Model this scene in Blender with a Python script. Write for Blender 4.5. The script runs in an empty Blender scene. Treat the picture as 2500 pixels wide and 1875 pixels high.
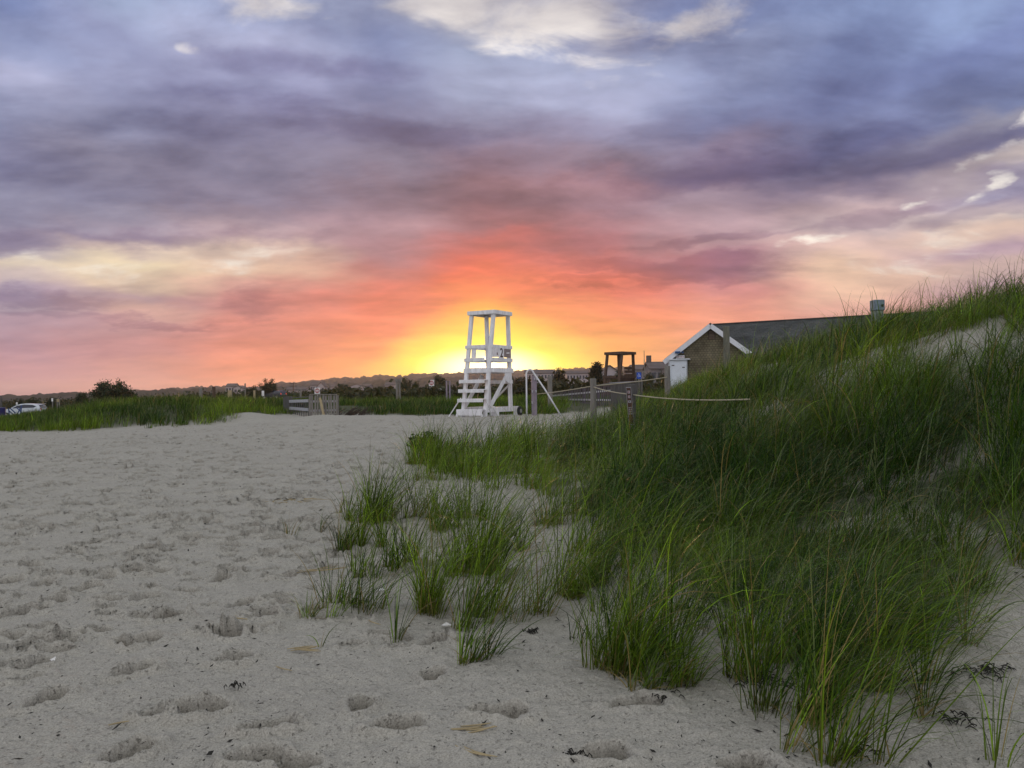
import bpy, math, random
import numpy as np
from mathutils import Vector, Matrix

random.seed(7)
RNG = np.random.default_rng(11)
R = math.radians
scene = bpy.context.scene
COL = scene.collection

# ------------------------------------------------------------------ camera
F = 1962.0
EYE = 1.55
CAM_M = Matrix.Rotation(R(90.6), 3, 'X') @ Matrix.Rotation(R(-0.7), 3, 'Z')
cam_d = bpy.data.cameras.new('camera')
cam = bpy.data.objects.new('camera', cam_d)
COL.objects.link(cam)
cam.matrix_world = Matrix.Translation((0, 0, EYE)) @ CAM_M.to_4x4()
cam_d.sensor_width = 36.0
cam_d.lens = 36.0 * F / 2500.0
cam_d.clip_start = 0.05
cam_d.clip_end = 20000
scene.camera = cam


def ray(px, py):
    return (CAM_M @ Vector(((px - 1250) / F, (937.5 - py) / F, -1))).normalized()


def P(px, py, Y):
    d = ray(px, py)
    return Vector((0, 0, EYE)) + d * (Y / d.y)


# ------------------------------------------------------------------ noise
def _h(ix, iy, s):
    n = (ix.astype(np.int64) * 374761393 + iy.astype(np.int64) * 668265263 + s * 974634213) & 0xFFFFFFFF
    n = ((n ^ (n >> 13)) * 1274126177) & 0xFFFFFFFF
    n = n ^ (n >> 16)
    return (n & 0xFFFFFF) / float(0xFFFFFF)


def vnoise(x, y, s=0):
    x = np.asarray(x, float); y = np.asarray(y, float)
    ix = np.floor(x); iy = np.floor(y)
    fx = x - ix; fy = y - iy
    fx = fx * fx * fx * (fx * (fx * 6 - 15) + 10); fy = fy * fy * fy * (fy * (fy * 6 - 15) + 10)
    a = _h(ix, iy, s); b = _h(ix + 1, iy, s); c = _h(ix, iy + 1, s); d = _h(ix + 1, iy + 1, s)
    return (a * (1 - fx) + b * fx) * (1 - fy) + (c * (1 - fx) + d * fx) * fy - 0.5


def fbm(x, y, s=0, o=4):
    t = 0; a = 1.0
    for i in range(o):
        t = t + a * vnoise(x, y, s + i * 17); a *= 0.5; x = x * 2.03 + 11.3; y = y * 2.03 + 5.7
    return t


def sstep(a, b, x):
    t = np.clip((np.asarray(x, float) - a) / (b - a), 0, 1)
    return t * t * (3 - 2 * t)


# ------------------------------------------------------------------ terrain height
def gauss(X, Y, x, y, rx, ry, a):
    return a * np.exp(-((X - x) / rx) ** 2 - ((Y - y) / ry) ** 2)


def H(X, Y):
    X = np.asarray(X, float); Y = np.asarray(Y, float)
    left = sstep(-6, -16, X)
    z = (0.62 - 0.27 * left) * sstep(6, 31, Y)
    u = X / np.maximum(Y, 1.0)
    # grassy dunes behind the beach
    yb = 28.5 + 7.0 * sstep(-13, -7, X)
    amp = np.interp(u, [-0.9, -0.63, -0.57, -0.51, -0.42, -0.3, 0.0, 0.3], [-0.1, 0.0, 0.45, 1.0, 1.12, 0.95, 0.92, 0.8])
    t = sstep(0, 10, Y - yb)
    z = z * (1 - t) + amp * t
    z = z + 0.12 * t * fbm(X / 4.0, Y / 4.0, 3, 3)
    far = np.interp(u, [-0.9, -0.62, -0.5, -0.3, 0.0, 0.3], [-0.7, -0.6, 0.0, 0.5, 0.6, 0.5])
    t = sstep(55, 95, Y)
    z = z * (1 - t) + far * t
    # big dune on the seaward side
    xt = np.interp(Y, [3, 4.2, 6, 12, 20, 31, 38, 60], [1.6, 0.9, 0.5, 0.6, 1.0, 3.6, 5.5, 8])
    xc = np.interp(Y, [3, 12, 16, 18, 20, 25, 30, 38, 60], [8.6, 8.0, 8.5, 8.2, 7.6, 7.6, 7.6, 9.0, 12])
    hc = np.interp(Y, [0, 3, 5.5, 8, 10, 12, 14, 16, 18, 20, 25, 30, 38, 45, 60],
                   [0.2, 0.35, 0.85, 1.65, 2.3, 2.72, 2.75, 2.62, 2.5, 2.35, 1.95, 1.75, 1.4, 1.15, 0.7])
    s = sstep(0, 1, (X - xt) / (xc - xt))
    back = sstep(0, 9, X - xc)
    zd = hc - np.maximum(hc - 1.1, 0) * back + 0.12 * fbm(X / 2.2, Y / 2.2, 9, 3) * s
    z = z * (1 - s) + np.maximum(zd, 0.2) * s
    z = z + gauss(X, Y, -10.9, 33.0, 1.1, 1.5, 0.28) + gauss(X, Y, -8.0, 33.2, 1.0, 0.5, 0.12)
    z = z + 0.10 * fbm(X / 5.0, Y / 5.0, 21, 2) * sstep(2, 8, Y)
    return z


def Hs(x, y):
    return float(H(np.array([x]), np.array([y]))[0])


def G(px, py):
    d = ray(px, py)
    if d.y <= 0:
        d.y = 1e-3
    y = 1.5
    while y < 400:
        k = y / d.y
        if EYE + d.z * k < Hs(d.x * k, y):
            break
        y *= 1.01
    k = y / d.y
    return Vector((d.x * k, y, Hs(d.x * k, y)))


# ------------------------------------------------------------------ materials
def lin(c):
    return tuple(((v / 255.0) / 12.92 if v <= 10 else ((v / 255.0 + 0.055) / 1.055) ** 2.4) for v in c)


MATS = {}


def mat(name, c, rough=0.7, var=0.25, scale=8.0, bump=0.0, stretch=(1, 1, 1), metal=0.0, spec=0.3, c2=None, coat=0.0):
    if name in MATS:
        return MATS[name]
    m = bpy.data.materials.new(name); m.use_nodes = True
    nt = m.node_tree; b = nt.nodes['Principled BSDF']
    tc = nt.nodes.new('ShaderNodeTexCoord'); mp = nt.nodes.new('ShaderNodeMapping')
    mp.inputs['Scale'].default_value = stretch
    nt.links.new(tc.outputs['Object'], mp.inputs['Vector'])
    n = nt.nodes.new('ShaderNodeTexNoise'); n.inputs['Scale'].default_value = scale; n.inputs['Detail'].default_value = 6
    n.inputs['Roughness'].default_value = 0.65
    nt.links.new(mp.outputs[0], n.inputs['Vector'])
    r = nt.nodes.new('ShaderNodeValToRGB')
    lo = tuple(v * (1 - var) for v in c); hi = tuple(min(1, v * (1 + var)) for v in c)
    if c2: lo = c2
    r.color_ramp.elements[0].position = 0.3; r.color_ramp.elements[0].color = (*lo, 1)
    r.color_ramp.elements[1].position = 0.7; r.color_ramp.elements[1].color = (*hi, 1)
    nt.links.new(n.outputs['Fac'], r.inputs['Fac']); nt.links.new(r.outputs['Color'], b.inputs['Base Color'])
    b.inputs['Roughness'].default_value = rough; b.inputs['Metallic'].default_value = metal
    b.inputs['Specular IOR Level'].default_value = spec
    b.inputs['Coat Weight'].default_value = coat
    if bump:
        bp = nt.nodes.new('ShaderNodeBump'); bp.inputs['Strength'].default_value = bump; bp.inputs['Distance'].default_value = 0.01
        nt.links.new(n.outputs['Fac'], bp.inputs['Height']); nt.links.new(bp.outputs[0], b.inputs['Normal'])
    MATS[name] = m
    return m


def leaf_mat(name, trans=0.3, rough=0.45, spec=0.35, tint=(1.6, 1.5, 0.7)):
    """foliage: colour comes from the per-leaf attribute 'Col'"""
    if name in MATS:
        return MATS[name]
    m = bpy.data.materials.new(name); m.use_nodes = True
    nt = m.node_tree; b = nt.nodes['Principled BSDF']; out = nt.nodes['Material Output']
    at = nt.nodes.new('ShaderNodeAttribute'); at.attribute_name = 'Col'
    nt.links.new(at.outputs['Color'], b.inputs['Base Color'])
    b.inputs['Roughness'].default_value = rough; b.inputs['Specular IOR Level'].default_value = spec
    tr = nt.nodes.new('ShaderNodeBsdfTranslucent'); mu = nt.nodes.new('ShaderNodeMix'); mu.data_type = 'RGBA'; mu.blend_type = 'MULTIPLY'
    mu.inputs['Factor'].default_value = 1.0
    nt.links.new(at.outputs['Color'], mu.inputs[6]); mu.inputs[7].default_value = (*tint, 1)
    nt.links.new(mu.outputs[2], tr.inputs['Color'])
    mx = nt.nodes.new('ShaderNodeMixShader'); mx.inputs[0].default_value = trans
    nt.links.new(b.outputs[0], mx.inputs[1]); nt.links.new(tr.outputs[0], mx.inputs[2])
    nt.links.new(mx.outputs[0], out.inputs['Surface'])
    MATS[name] = m
    return m


def shingle(name, c, c2, bw, rh, rough=0.9):
    m = bpy.data.materials.new(name); m.use_nodes = True; nt = m.node_tree; b = nt.nodes['Principled BSDF']
    tcn = nt.nodes.new('ShaderNodeTexCoord'); sx = nt.nodes.new('ShaderNodeSeparateXYZ'); cx = nt.nodes.new('ShaderNodeCombineXYZ')
    nt.links.new(tcn.outputs['Object'], sx.inputs[0]); nt.links.new(sx.outputs[0], cx.inputs[0]); nt.links.new(sx.outputs[2], cx.inputs[1])
    br = nt.nodes.new('ShaderNodeTexBrick'); nt.links.new(cx.outputs[0], br.inputs['Vector'])
    br.inputs['Color1'].default_value = (*c, 1); br.inputs['Color2'].default_value = (*c2, 1); br.inputs['Mortar'].default_value = (*[v * 0.45 for v in c], 1)
    br.inputs['Scale'].default_value = 1.0; br.inputs['Mortar Size'].default_value = 0.012; br.inputs['Brick Width'].default_value = bw; br.inputs['Row Height'].default_value = rh
    no = nt.nodes.new('ShaderNodeTexNoise'); no.inputs['Scale'].default_value = 1.2; no.inputs['Detail'].default_value = 6
    nt.links.new(tcn.outputs['Object'], no.inputs['Vector'])
    mr = nt.nodes.new('ShaderNodeMapRange'); nt.links.new(no.outputs['Fac'], mr.inputs['Value']); mr.inputs['From Min'].default_value = 0.3; mr.inputs['From Max'].default_value = 0.7; mr.inputs['To Min'].default_value = 0.6; mr.inputs['To Max'].default_value = 1.2
    mx = nt.nodes.new('ShaderNodeVectorMath'); mx.operation = 'SCALE'; nt.links.new(br.outputs['Color'], mx.inputs[0]); nt.links.new(mr.outputs[0], mx.inputs['Scale'])
    nt.links.new(mx.outputs[0], b.inputs['Base Color']); b.inputs['Roughness'].default_value = rough; b.inputs['Specular IOR Level'].default_value = 0.2
    bp = nt.nodes.new('ShaderNodeBump'); bp.inputs['Strength'].default_value = 0.6; bp.inputs['Distance'].default_value = 0.02
    nt.links.new(br.outputs['Fac'], bp.inputs['Height']); bp.invert = True; nt.links.new(bp.outputs[0], b.inputs['Normal'])
    MATS[name] = m
    return m


# ------------------------------------------------------------------ objects
ORG = {}


def tag(o, label=None, cat=None, group=None, kind=None):
    if label: o['label'] = label
    if cat: o['category'] = cat
    if group: o['group'] = group
    if kind: o['kind'] = kind
    return o


def thing(name, loc, label, cat, group=None):
    o = bpy.data.objects.new(name, None); COL.objects.link(o); o.location = loc
    o.empty_display_size = 0.2
    ORG[o.name] = Vector(loc)
    return tag(o, label, cat, group)


def arr(name, V, Fq, material, col=None, parent=None, org=None, smooth=False, tri=False):
    """mesh object from numpy arrays"""
    V = np.asarray(V, np.float32); Fq = np.asarray(Fq, np.int32)
    if parent is not None:
        V = V - np.array(ORG[parent.name], np.float32)
    elif org is not None:
        V = V - np.array(org, np.float32)
    me = bpy.data.meshes.new(name)
    k = Fq.shape[1]
    me.vertices.add(len(V)); me.vertices.foreach_set('co', V.ravel())
    me.loops.add(Fq.size); me.loops.foreach_set('vertex_index', Fq.ravel())
    me.polygons.add(len(Fq)); me.polygons.foreach_set('loop_start', np.arange(0, Fq.size, k, dtype=np.int32))
    me.polygons.foreach_set('loop_total', np.full(len(Fq), k, np.int32))
    if smooth:
        me.polygons.foreach_set('use_smooth', np.ones(len(Fq), bool))
    if col is not None:
        a = me.color_attributes.new('Col', 'FLOAT_COLOR', 'POINT')
        c = np.ones((len(V), 4), np.float32); c[:, :3] = col
        a.data.foreach_set('color', c.ravel())
    me.materials.append(material)
    me.update(calc_edges=True); me.validate()
    o = bpy.data.objects.new(name, me); COL.objects.link(o)
    if parent is not None:
        o.parent = parent; ORG[o.name] = ORG[parent.name]
    elif org is not None:
        o.location = org; ORG[o.name] = Vector(org)
    return o


class MB:
    def __init__(s):
        s.v = []; s.f = []

    def add(s, vs, fs):
        n = len(s.v); s.v += [Vector(v) for v in vs]; s.f += [tuple(i + n for i in f) for f in fs]
        return s

    def box(s, c, size, rot=0.0, taper=1.0):
        c = Vector(c); hx, hy, hz = [v / 2 for v in size]; cr, sr = math.cos(rot), math.sin(rot); vs = []
        for dz, t in ((-hz, 1), (hz, taper)):
            for dx, dy in ((-hx, -hy), (hx, -hy), (hx, hy), (-hx, hy)):
                vs.append(c + Vector((dx * t * cr - dy * t * sr, dx * t * sr + dy * t * cr, dz)))
        return s.add(vs, [(3, 2, 1, 0), (4, 5, 6, 7), (0, 1, 5, 4), (1, 2, 6, 5), (2, 3, 7, 6), (3, 0, 4, 7)])

    def beam(s, a, b, w, h, up=(0, 0, 1), w2=None, h2=None):
        a, b = Vector(a), Vector(b); d = (b - a).normalized(); up = Vector(up)
        if abs(d.dot(up)) > 0.98: up = Vector((0, 1, 0))
        sd = d.cross(up).normalized(); u = sd.cross(d).normalized()
        w2 = w if w2 is None else w2; h2 = h if h2 is None else h2; vs = []
        for p, ww, hh in ((a, w, h), (b, w2, h2)):
            for i, j in ((-1, -1), (1, -1), (1, 1), (-1, 1)):
                vs.append(p + sd * (i * ww / 2) + u * (j * hh / 2))
        return s.add(vs, [(3, 2, 1, 0), (4, 5, 6, 7), (0, 1, 5, 4), (1, 2, 6, 5), (2, 3, 7, 6), (3, 0, 4, 7)])

    def tube(s, pts, r, n=8):
        pts = [Vector(p) for p in pts]; rs = r if isinstance(r, (list, tuple)) else [r] * len(pts); vs = []; fs = []
        pu = None
        for i, p in enumerate(pts):
            d = (pts[min(i + 1, len(pts) - 1)] - pts[max(i - 1, 0)]).normalized()
            if pu is None:
                pu = Vector((0, 0, 1)) if abs(d.z) < 0.9 else Vector((1, 0, 0))
            sd = d.cross(pu).normalized(); u = sd.cross(d).normalized(); pu = u
            for k in range(n):
                a = 2 * math.pi * k / n
                vs.append(p + (sd * math.cos(a) + u * math.sin(a)) * rs[i])
        for i in range(len(pts) - 1):
            for k in range(n):
                k2 = (k + 1) % n
                fs.append((i * n + k, i * n + k2, (i + 1) * n + k2, (i + 1) * n + k))
        fs.append(tuple(range(n - 1, -1, -1))); fs.append(tuple((len(pts) - 1) * n + k for k in range(n)))
        return s.add(vs, fs)

    def prism(s, pts, d):
        """extrude polygon pts (3d) by vector d"""
        n = len(pts); pts = [Vector(p) for p in pts]; d = Vector(d)
        vs = pts + [p + d for p in pts]
        fs = [tuple(range(n - 1, -1, -1)), tuple(range(n, 2 * n))] + [(i, (i + 1) % n, n + (i + 1) % n, n + i) for i in range(n)]
        return s.add(vs, fs)

    def build(s, name, material, parent=None, org=None, bevel=0.0, smooth=False):
        off = ORG[parent.name] if parent is not None else (Vector(org) if org is not None else Vector((0, 0, 0)))
        me = bpy.data.meshes.new(name)
        me.from_pydata([tuple(v - off) for v in s.v], [], s.f)
        me.materials.append(material); me.update()
        import bmesh
        bm = bmesh.new(); bm.from_mesh(me); bmesh.ops.recalc_face_normals(bm, faces=bm.faces)
        if bevel:
            bmesh.ops.bevel(bm, geom=list(bm.edges), offset=bevel, segments=1, affect='EDGES', clamp_overlap=True)
        if smooth:
            for f in bm.faces: f.smooth = True
        bm.to_mesh(me); bm.free()
        o = bpy.data.objects.new(name, me); COL.objects.link(o)
        if parent is not None:
            o.parent = parent; ORG[o.name] = off
        else:
            o.location = off; ORG[o.name] = off
        return o


# ------------------------------------------------------------------ world: sunset sky
SUN_DIR = ray(1192, 893)
SUN_AZ = math.atan2(SUN_DIR.x, SUN_DIR.y); SUN_EL = math.asin(SUN_DIR.z)


def azel(px, py):
    d = ray(px, py)
    return math.atan2(d.x, d.y), math.asin(d.z)


world = bpy.data.worlds.new('World'); scene.world = world; world.use_nodes = True
wt = world.node_tree; wt.nodes.clear()


def N(t, **k):
    n = wt.nodes.new(t)
    for a, v in k.items(): setattr(n, a, v)
    return n


def wl(a, b): wt.links.new(a, b)


def wm(op, a, b=None, c=None):
    n = N('ShaderNodeMath', operation=op)
    for i, v in enumerate((a, b, c)):
        if v is None: continue
        if isinstance(v, (int, float)): n.inputs[i].default_value = v
        else: wl(v, n.inputs[i])
    return n.outputs[0]


def wmap(v, a, b, c=0.0, d=1.0, it='SMOOTHSTEP'):
    n = N('ShaderNodeMapRange', interpolation_type=it)
    wl(v, n.inputs['Value'])
    for k, x in (('From Min', a), ('From Max', b), ('To Min', c), ('To Max', d)): n.inputs[k].default_value = x
    return n.outputs['Result']


def wmix(f, a, b, mode='MIX'):
    n = N('ShaderNodeMix', data_type='RGBA', blend_type=mode)
    for s, v in ((0, f), (6, a), (7, b)):
        if isinstance(v, (int, float)): n.inputs[s].default_value = v
        elif isinstance(v, tuple): n.inputs[s].default_value = (*v, 1)
        else: wl(v, n.inputs[s])
    return n.outputs[2]


tc = N('ShaderNodeTexCoord')
nrm = N('ShaderNodeVectorMath', operation='NORMALIZE'); wl(tc.outputs['Generated'], nrm.inputs[0])
sp = N('ShaderNodeSeparateXYZ'); wl(nrm.outputs[0], sp.inputs[0])
dx, dy, dz = sp.outputs
az = wm('ARCTAN2', dx, dy); el = wm('ARCSINE', dz)
zz = wm('ADD', wm('MAXIMUM', dz, -0.02), 0.24)
pj = N('ShaderNodeCombineXYZ'); wl(wm('DIVIDE', dx, zz), pj.inputs[0]); wl(wm('DIVIDE', dy, zz), pj.inputs[1])


def wnoise(scale, detail, rough=0.55, dist=0.0, off=(0, 0, 0), st=(1, 1, 1)):
    mp = N('ShaderNodeMapping'); mp.inputs['Location'].default_value = off; mp.inputs['Scale'].default_value = st
    mp.inputs['Rotation'].default_value = (0, 0, R(-14))
    wl(pj.outputs[0], mp.inputs[0])
    n = N('ShaderNodeTexNoise'); wl(mp.outputs[0], n.inputs['Vector'])
    n.inputs['Scale'].default_value = scale * 1.25; n.inputs['Detail'].default_value = detail
    n.inputs['Roughness'].default_value = rough; n.inputs['Distortion'].default_value = dist
    return n


w1 = wnoise(1.6, 6, 0.5, 0.1, (3.1, 1.2, 0), (1, 0.8, 1))
w2 = wnoise(5.0, 6, 0.55, 0.1, (7.7, 4.2, 0), (0.8, 0.8, 1))
ws1 = N('ShaderNodeSeparateColor'); wl(w1.outputs['Color'], ws1.inputs[0])
ws2 = N('ShaderNodeSeparateColor'); wl(w2.outputs['Color'], ws2.inputs[0])
lift = wmap(el, 0.03, 0.32, 0.3, 1.1, 'LINEAR')
WAZ, WEL = 0.26, 0.11


def warp(base, i, amp, amp2, mul=None):
    a = wm('MULTIPLY', wm('SUBTRACT', ws1.outputs[i], 0.5), amp)
    b = wm('MULTIPLY', wm('SUBTRACT', ws2.outputs[i], 0.5), amp2)
    t = wm('ADD', a, b)
    if mul is not None: t = wm('MULTIPLY', t, mul)
    return wm('ADD', base, t)


azw = warp(az, 0, WAZ, 0.09, lift)
elw = warp(el, 1, WEL, 0.05, lift)

GRID = [
    (0, [(940, 205, 158, 160), (900, 200, 153, 162), (850, 190, 150, 165), (800, 180, 152, 170), (770, 172, 155, 172), (735, 165, 150, 172), (700, 200, 182, 182),
         (655, 222, 205, 188), (630, 170, 160, 174), (590, 160, 152, 175), (540, 150, 148, 176), (480, 152, 152, 182), (400, 140, 142, 180), (300, 140, 148, 188), (200, 165, 170, 208), (100, 140, 155, 202), (0, 128, 150, 206)]),
    (310, [(940, 220, 156, 148), (900, 214, 155, 150), (850, 206, 150, 154), (800, 196, 150, 156), (760, 208, 168, 162), (735, 190, 160, 166), (700, 224, 198, 176),
           (650, 232, 212, 182), (610, 218, 198, 184), (580, 162, 148, 168), (520, 140, 135, 160), (480, 138, 136, 166), (400, 147, 144, 172), (300, 140, 145, 182), (200, 146, 153, 194), (100, 150, 160, 204), (0, 156, 176, 216)]),
    (620, [(940, 243, 150, 122), (900, 240, 147, 123), (850, 232, 143, 128), (800, 222, 140, 133), (750, 208, 140, 140), (700, 208, 158, 152), (650, 228, 194, 172),
           (610, 222, 196, 180), (575, 185, 160, 170), (520, 142, 128, 150), (480, 135, 128, 156), (400, 128, 125, 156), (300, 130, 130, 168), (200, 150, 155, 198), (100, 166, 173, 212), (0, 156, 170, 212)]),
    (930, [(940, 250, 165, 105), (900, 248, 160, 108), (850, 243, 148, 115), (800, 237, 134, 115), (750, 231, 123, 112), (700, 217, 118, 113), (650, 192, 120, 124),
           (600, 170, 125, 140), (560, 170, 134, 150), (500, 140, 115, 136), (400, 130, 122, 150), (300, 125, 122, 156), (200, 130, 138, 182), (100, 125, 140, 187), (0, 160, 172, 208)]),
    (1190, [(940, 255, 205, 90), (880, 254, 215, 90), (840, 252, 200, 95), (800, 248, 178, 98), (760, 244, 152, 96), (720, 240, 128, 94), (680, 236, 110, 94), (640, 226, 104, 99),
            (600, 202, 105, 110), (560, 160, 106, 122), (500, 147, 108, 128), (460, 150, 110, 128), (400, 142, 115, 140), (300, 128, 125, 160), (200, 150, 160, 197), (120, 146, 160, 197), (40, 185, 188, 205), (0, 200, 198, 205)]),
    (1450, [(940, 250, 180, 105), (880, 250, 180, 106), (840, 249, 172, 108), (800, 246, 156, 108), (750, 240, 138, 108), (700, 231, 115, 105), (650, 206, 110, 114), (600, 180, 110, 125),
            (560, 166, 115, 131), (500, 150, 115, 136), (450, 150, 112, 131), (400, 130, 115, 142), (300, 140, 140, 178), (200, 160, 168, 207), (120, 150, 160, 198), (50, 190, 188, 205), (0, 200, 198, 212)]),
    (1760, [(900, 249, 165, 124), (850, 244, 160, 129), (800, 239, 158, 134), (750, 229, 150, 135), (700, 206, 135, 140), (650, 176, 125, 146), (600, 180, 145, 156), (560, 176, 146, 160),
            (500, 160, 135, 152), (440, 150, 130, 152), (380, 112, 102, 142), (320, 130, 118, 152), (250, 120, 130, 178), (200, 125, 140, 188), (100, 140, 155, 198), (0, 135, 155, 207)]),
    (2080, [(860, 236, 165, 150), (800, 229, 160, 150), (750, 224, 171, 160), (700, 227, 186, 166), (650, 227, 192, 170), (600, 212, 181, 176), (550, 192, 171, 176), (500, 192, 166, 172),
            (450, 146, 131, 156), (400, 110, 105, 142), (300, 105, 115, 162), (200, 110, 125, 178), (100, 120, 140, 193), (0, 135, 160, 212)]),
    (2500, [(800, 206, 165, 170), (700, 202, 170, 180), (650, 217, 187, 180), (600, 202, 172, 186), (550, 227, 197, 182), (500, 206, 191, 190), (450, 152, 146, 176), (400, 200, 185, 180),
            (350, 112, 112, 152), (300, 150, 150, 172), (250, 115, 130, 178), (100, 125, 145, 203), (0, 140, 165, 217)]),
]
EMAX = R(40)
prev = None; paz = None
for px, stops in GRID:
    rp = N('ShaderNodeValToRGB'); cr = rp.color_ramp; cr.interpolation = 'EASE'
    f = wmap(elw, 0.0, EMAX, 0.0, 1.0, 'LINEAR'); wl(f, rp.inputs[0])
    for i, (py, r, g, b) in enumerate(stops):
        pos = azel(px, py)[1] / EMAX
        if i == 0: e = cr.elements[0]; e.position = max(0, pos)
        elif i == 1: e = cr.elements[1]; e.position = pos
        else: e = cr.elements.new(pos)
        e.color = (*lin((r, g, b)), 1)
    a = azel(px, 600)[0]
    if prev is None: prev = rp.outputs[0]
    else: prev = wmix(wmap(azw, paz, a), prev, rp.outputs[0])
    paz = a
sky = prev
# cloud texture: soft darker folds and lighter edges
c1 = wnoise(2.0, 6, 0.5, 0.25, (0.4, 9.1, 0), (0.8, 1, 1))
c2 = wnoise(7.0, 6, 0.55, 0.2, (5.5, 2.2, 0), (0.6, 1, 1))
dt = wm('ADD', wm('MULTIPLY', wm('SUBTRACT', c1.outputs['Fac'], 0.5), 1.3), wm('MULTIPLY', wm('SUBTRACT', c2.outputs['Fac'], 0.5), 0.55))
dt = wm('MULTIPLY', dt, wmap(el, 0.02, 0.3, 0.35, 1.0, 'LINEAR'))
c1b = wnoise(2.0, 6, 0.5, 0.25, (0.4, 9.1 + 0.075, 0), (0.8, 1, 1))
c2b = wnoise(7.0, 6, 0.55, 0.2, (5.5, 2.2 + 0.03, 0), (0.6, 1, 1))
rel = wm('ADD', wm('MULTIPLY', wm('SUBTRACT', c1.outputs['Fac'], c1b.outputs['Fac']), 1.2), wm('MULTIPLY', wm('SUBTRACT', c2.outputs['Fac'], c2b.outputs['Fac']), 0.3))
dt = wm('ADD', dt, wm('MULTIPLY', rel, wmap(el, 0.03, 0.25, 0.3, 1.0, 'LINEAR')))
c3 = wnoise(1.9, 9, 0.58, 0.35, (8.8, 1.7, 0), (0.55, 1, 1))
dt = wm('ADD', dt, wm('MULTIPLY', wm('SUBTRACT', wmap(c3.outputs['Fac'], 0.45, 0.56), 0.5), wmap(el, 0.03, 0.22, 0.05, 0.19, 'LINEAR')))
fold = wm('MAXIMUM', wm('ADD', 1.0, dt), 0.35)
cf = N('ShaderNodeCombineColor'); wl(fold, cf.inputs[0]); wl(fold, cf.inputs[1]); wl(wm('ADD', 1.0, wm('MULTIPLY', dt, 0.8)), cf.inputs[2])
# gaps in the cloud where the bright sky shows through
HOLES = [(1150, 25, 170, 42, 4, 0.9), (1360, 65, 190, 60, 0, 1.0), (1745, 45, 130, 40, -20, 1.15), (500, 112, 24, 13, 0, 0.8), (2490, 315, 28, 17, -30, 0.95), (2450, 378, 85, 14, -10, 0.85),
         (2205, 485, 30, 9, -30, 0.8), (2375, 468, 28, 10, -10, 0.72), (1980, 588, 58, 13, -8, 1.0), (560, 625, 150, 17, -6, 0.6), (260, 660, 300, 36, -6, 0.42), (660, 8, 110, 30, 0, 0.9), (2300, 620, 300, 60, -8, 0.35)]
ve = N('ShaderNodeCombineXYZ'); wl(warp(az, 0, 0.10, 0.10), ve.inputs[0]); wl(warp(el, 1, 0.05, 0.05), ve.inputs[1])
hn = wnoise(6.0, 9, 0.62, 0.4, (1.5, 8.2, 0), (0.7, 1, 1))
hole = None
for px, py, rx, ry, ang, k in HOLES:
    a, e = azel(px, py)
    mp = N('ShaderNodeMapping', vector_type='TEXTURE'); mp.inputs['Location'].default_value = (a, e, 0)
    mp.inputs['Rotation'].default_value = (0, 0, R(-ang)); mp.inputs['Scale'].default_value = (rx / F, ry / F, 1)
    wl(ve.outputs[0], mp.inputs[0])
    ln = N('ShaderNodeVectorMath', operation='LENGTH'); wl(mp.outputs[0], ln.inputs[0])
    g = wmap(ln.outputs['Value'], 0.0, 2.3, k, 0.0, 'SMOOTHSTEP')
    hole = g if hole is None else wm('MAXIMUM', hole, g)
hn2 = wnoise(3.2, 5, 0.5, 0.8, (4.5, 3.2, 0), (0.7, 1, 1))
hs = wm('ADD', wm('MULTIPLY', wm('SUBTRACT', hn.outputs['Fac'], 0.5), 2.0), wm('MULTIPLY', wm('SUBTRACT', hn2.outputs['Fac'], 0.5), 1.6))
hf = wmap(wm('ADD', hole, wm('MULTIPLY', hs, wmap(hole, 0.0, 0.35))), 0.30, 1.15)
sky = wmix(wm('MULTIPLY', hf, 0.92), sky, (0.90, 0.84, 0.77))
sky = wmix(1.0, sky, cf.outputs[0], 'MULTIPLY')
# separate darker cloud banks drifting below the main deck
DARKS = [(1640, 655, 330, 26, 4, 1.0), (1480, 690, 200, 14, 0, 0.8), (1800, 385, 430, 42, -4, 1.0), (90, 745, 150, 18, 0, 1.0), (330, 790, 260, 12, 0, 0.7), (640, 755, 110, 40, -8, 0.8), (2440, 505, 150, 24, -6, 1.0), (2150, 525, 130, 22, -8, 0.9), (900, 300, 420, 40, 5, 0.8), (760, 160, 260, 40, 0, 0.8), (250, 590, 420, 30, -5, 0.8), (1750, 585, 200, 12, -4, 0.9)]
dark = None
for px, py, rx, ry, ang, k in DARKS:
    a, e = azel(px, py)
    mp = N('ShaderNodeMapping', vector_type='TEXTURE'); mp.inputs['Location'].default_value = (a, e, 0)
    mp.inputs['Rotation'].default_value = (0, 0, R(-ang)); mp.inputs['Scale'].default_value = (rx / F, ry / F, 1)
    wl(ve.outputs[0], mp.inputs[0])
    ln = N('ShaderNodeVectorMath', operation='LENGTH'); wl(mp.outputs[0], ln.inputs[0])
    g = wmap(ln.outputs['Value'], 0.0, 2.0, k, 0.0, 'SMOOTHSTEP')
    dark = g if dark is None else wm('MAXIMUM', dark, g)
df = wmap(wm('ADD', dark, wm('MULTIPLY', hs, wm('MULTIPLY', wmap(dark, 0.0, 0.3), 0.6))), 0.30, 0.85)
sky = wmix(wm('MULTIPLY', df, 0.8), sky, wmix(1.0, sky, (0.66, 0.62, 0.74), 'MULTIPLY'))
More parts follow.
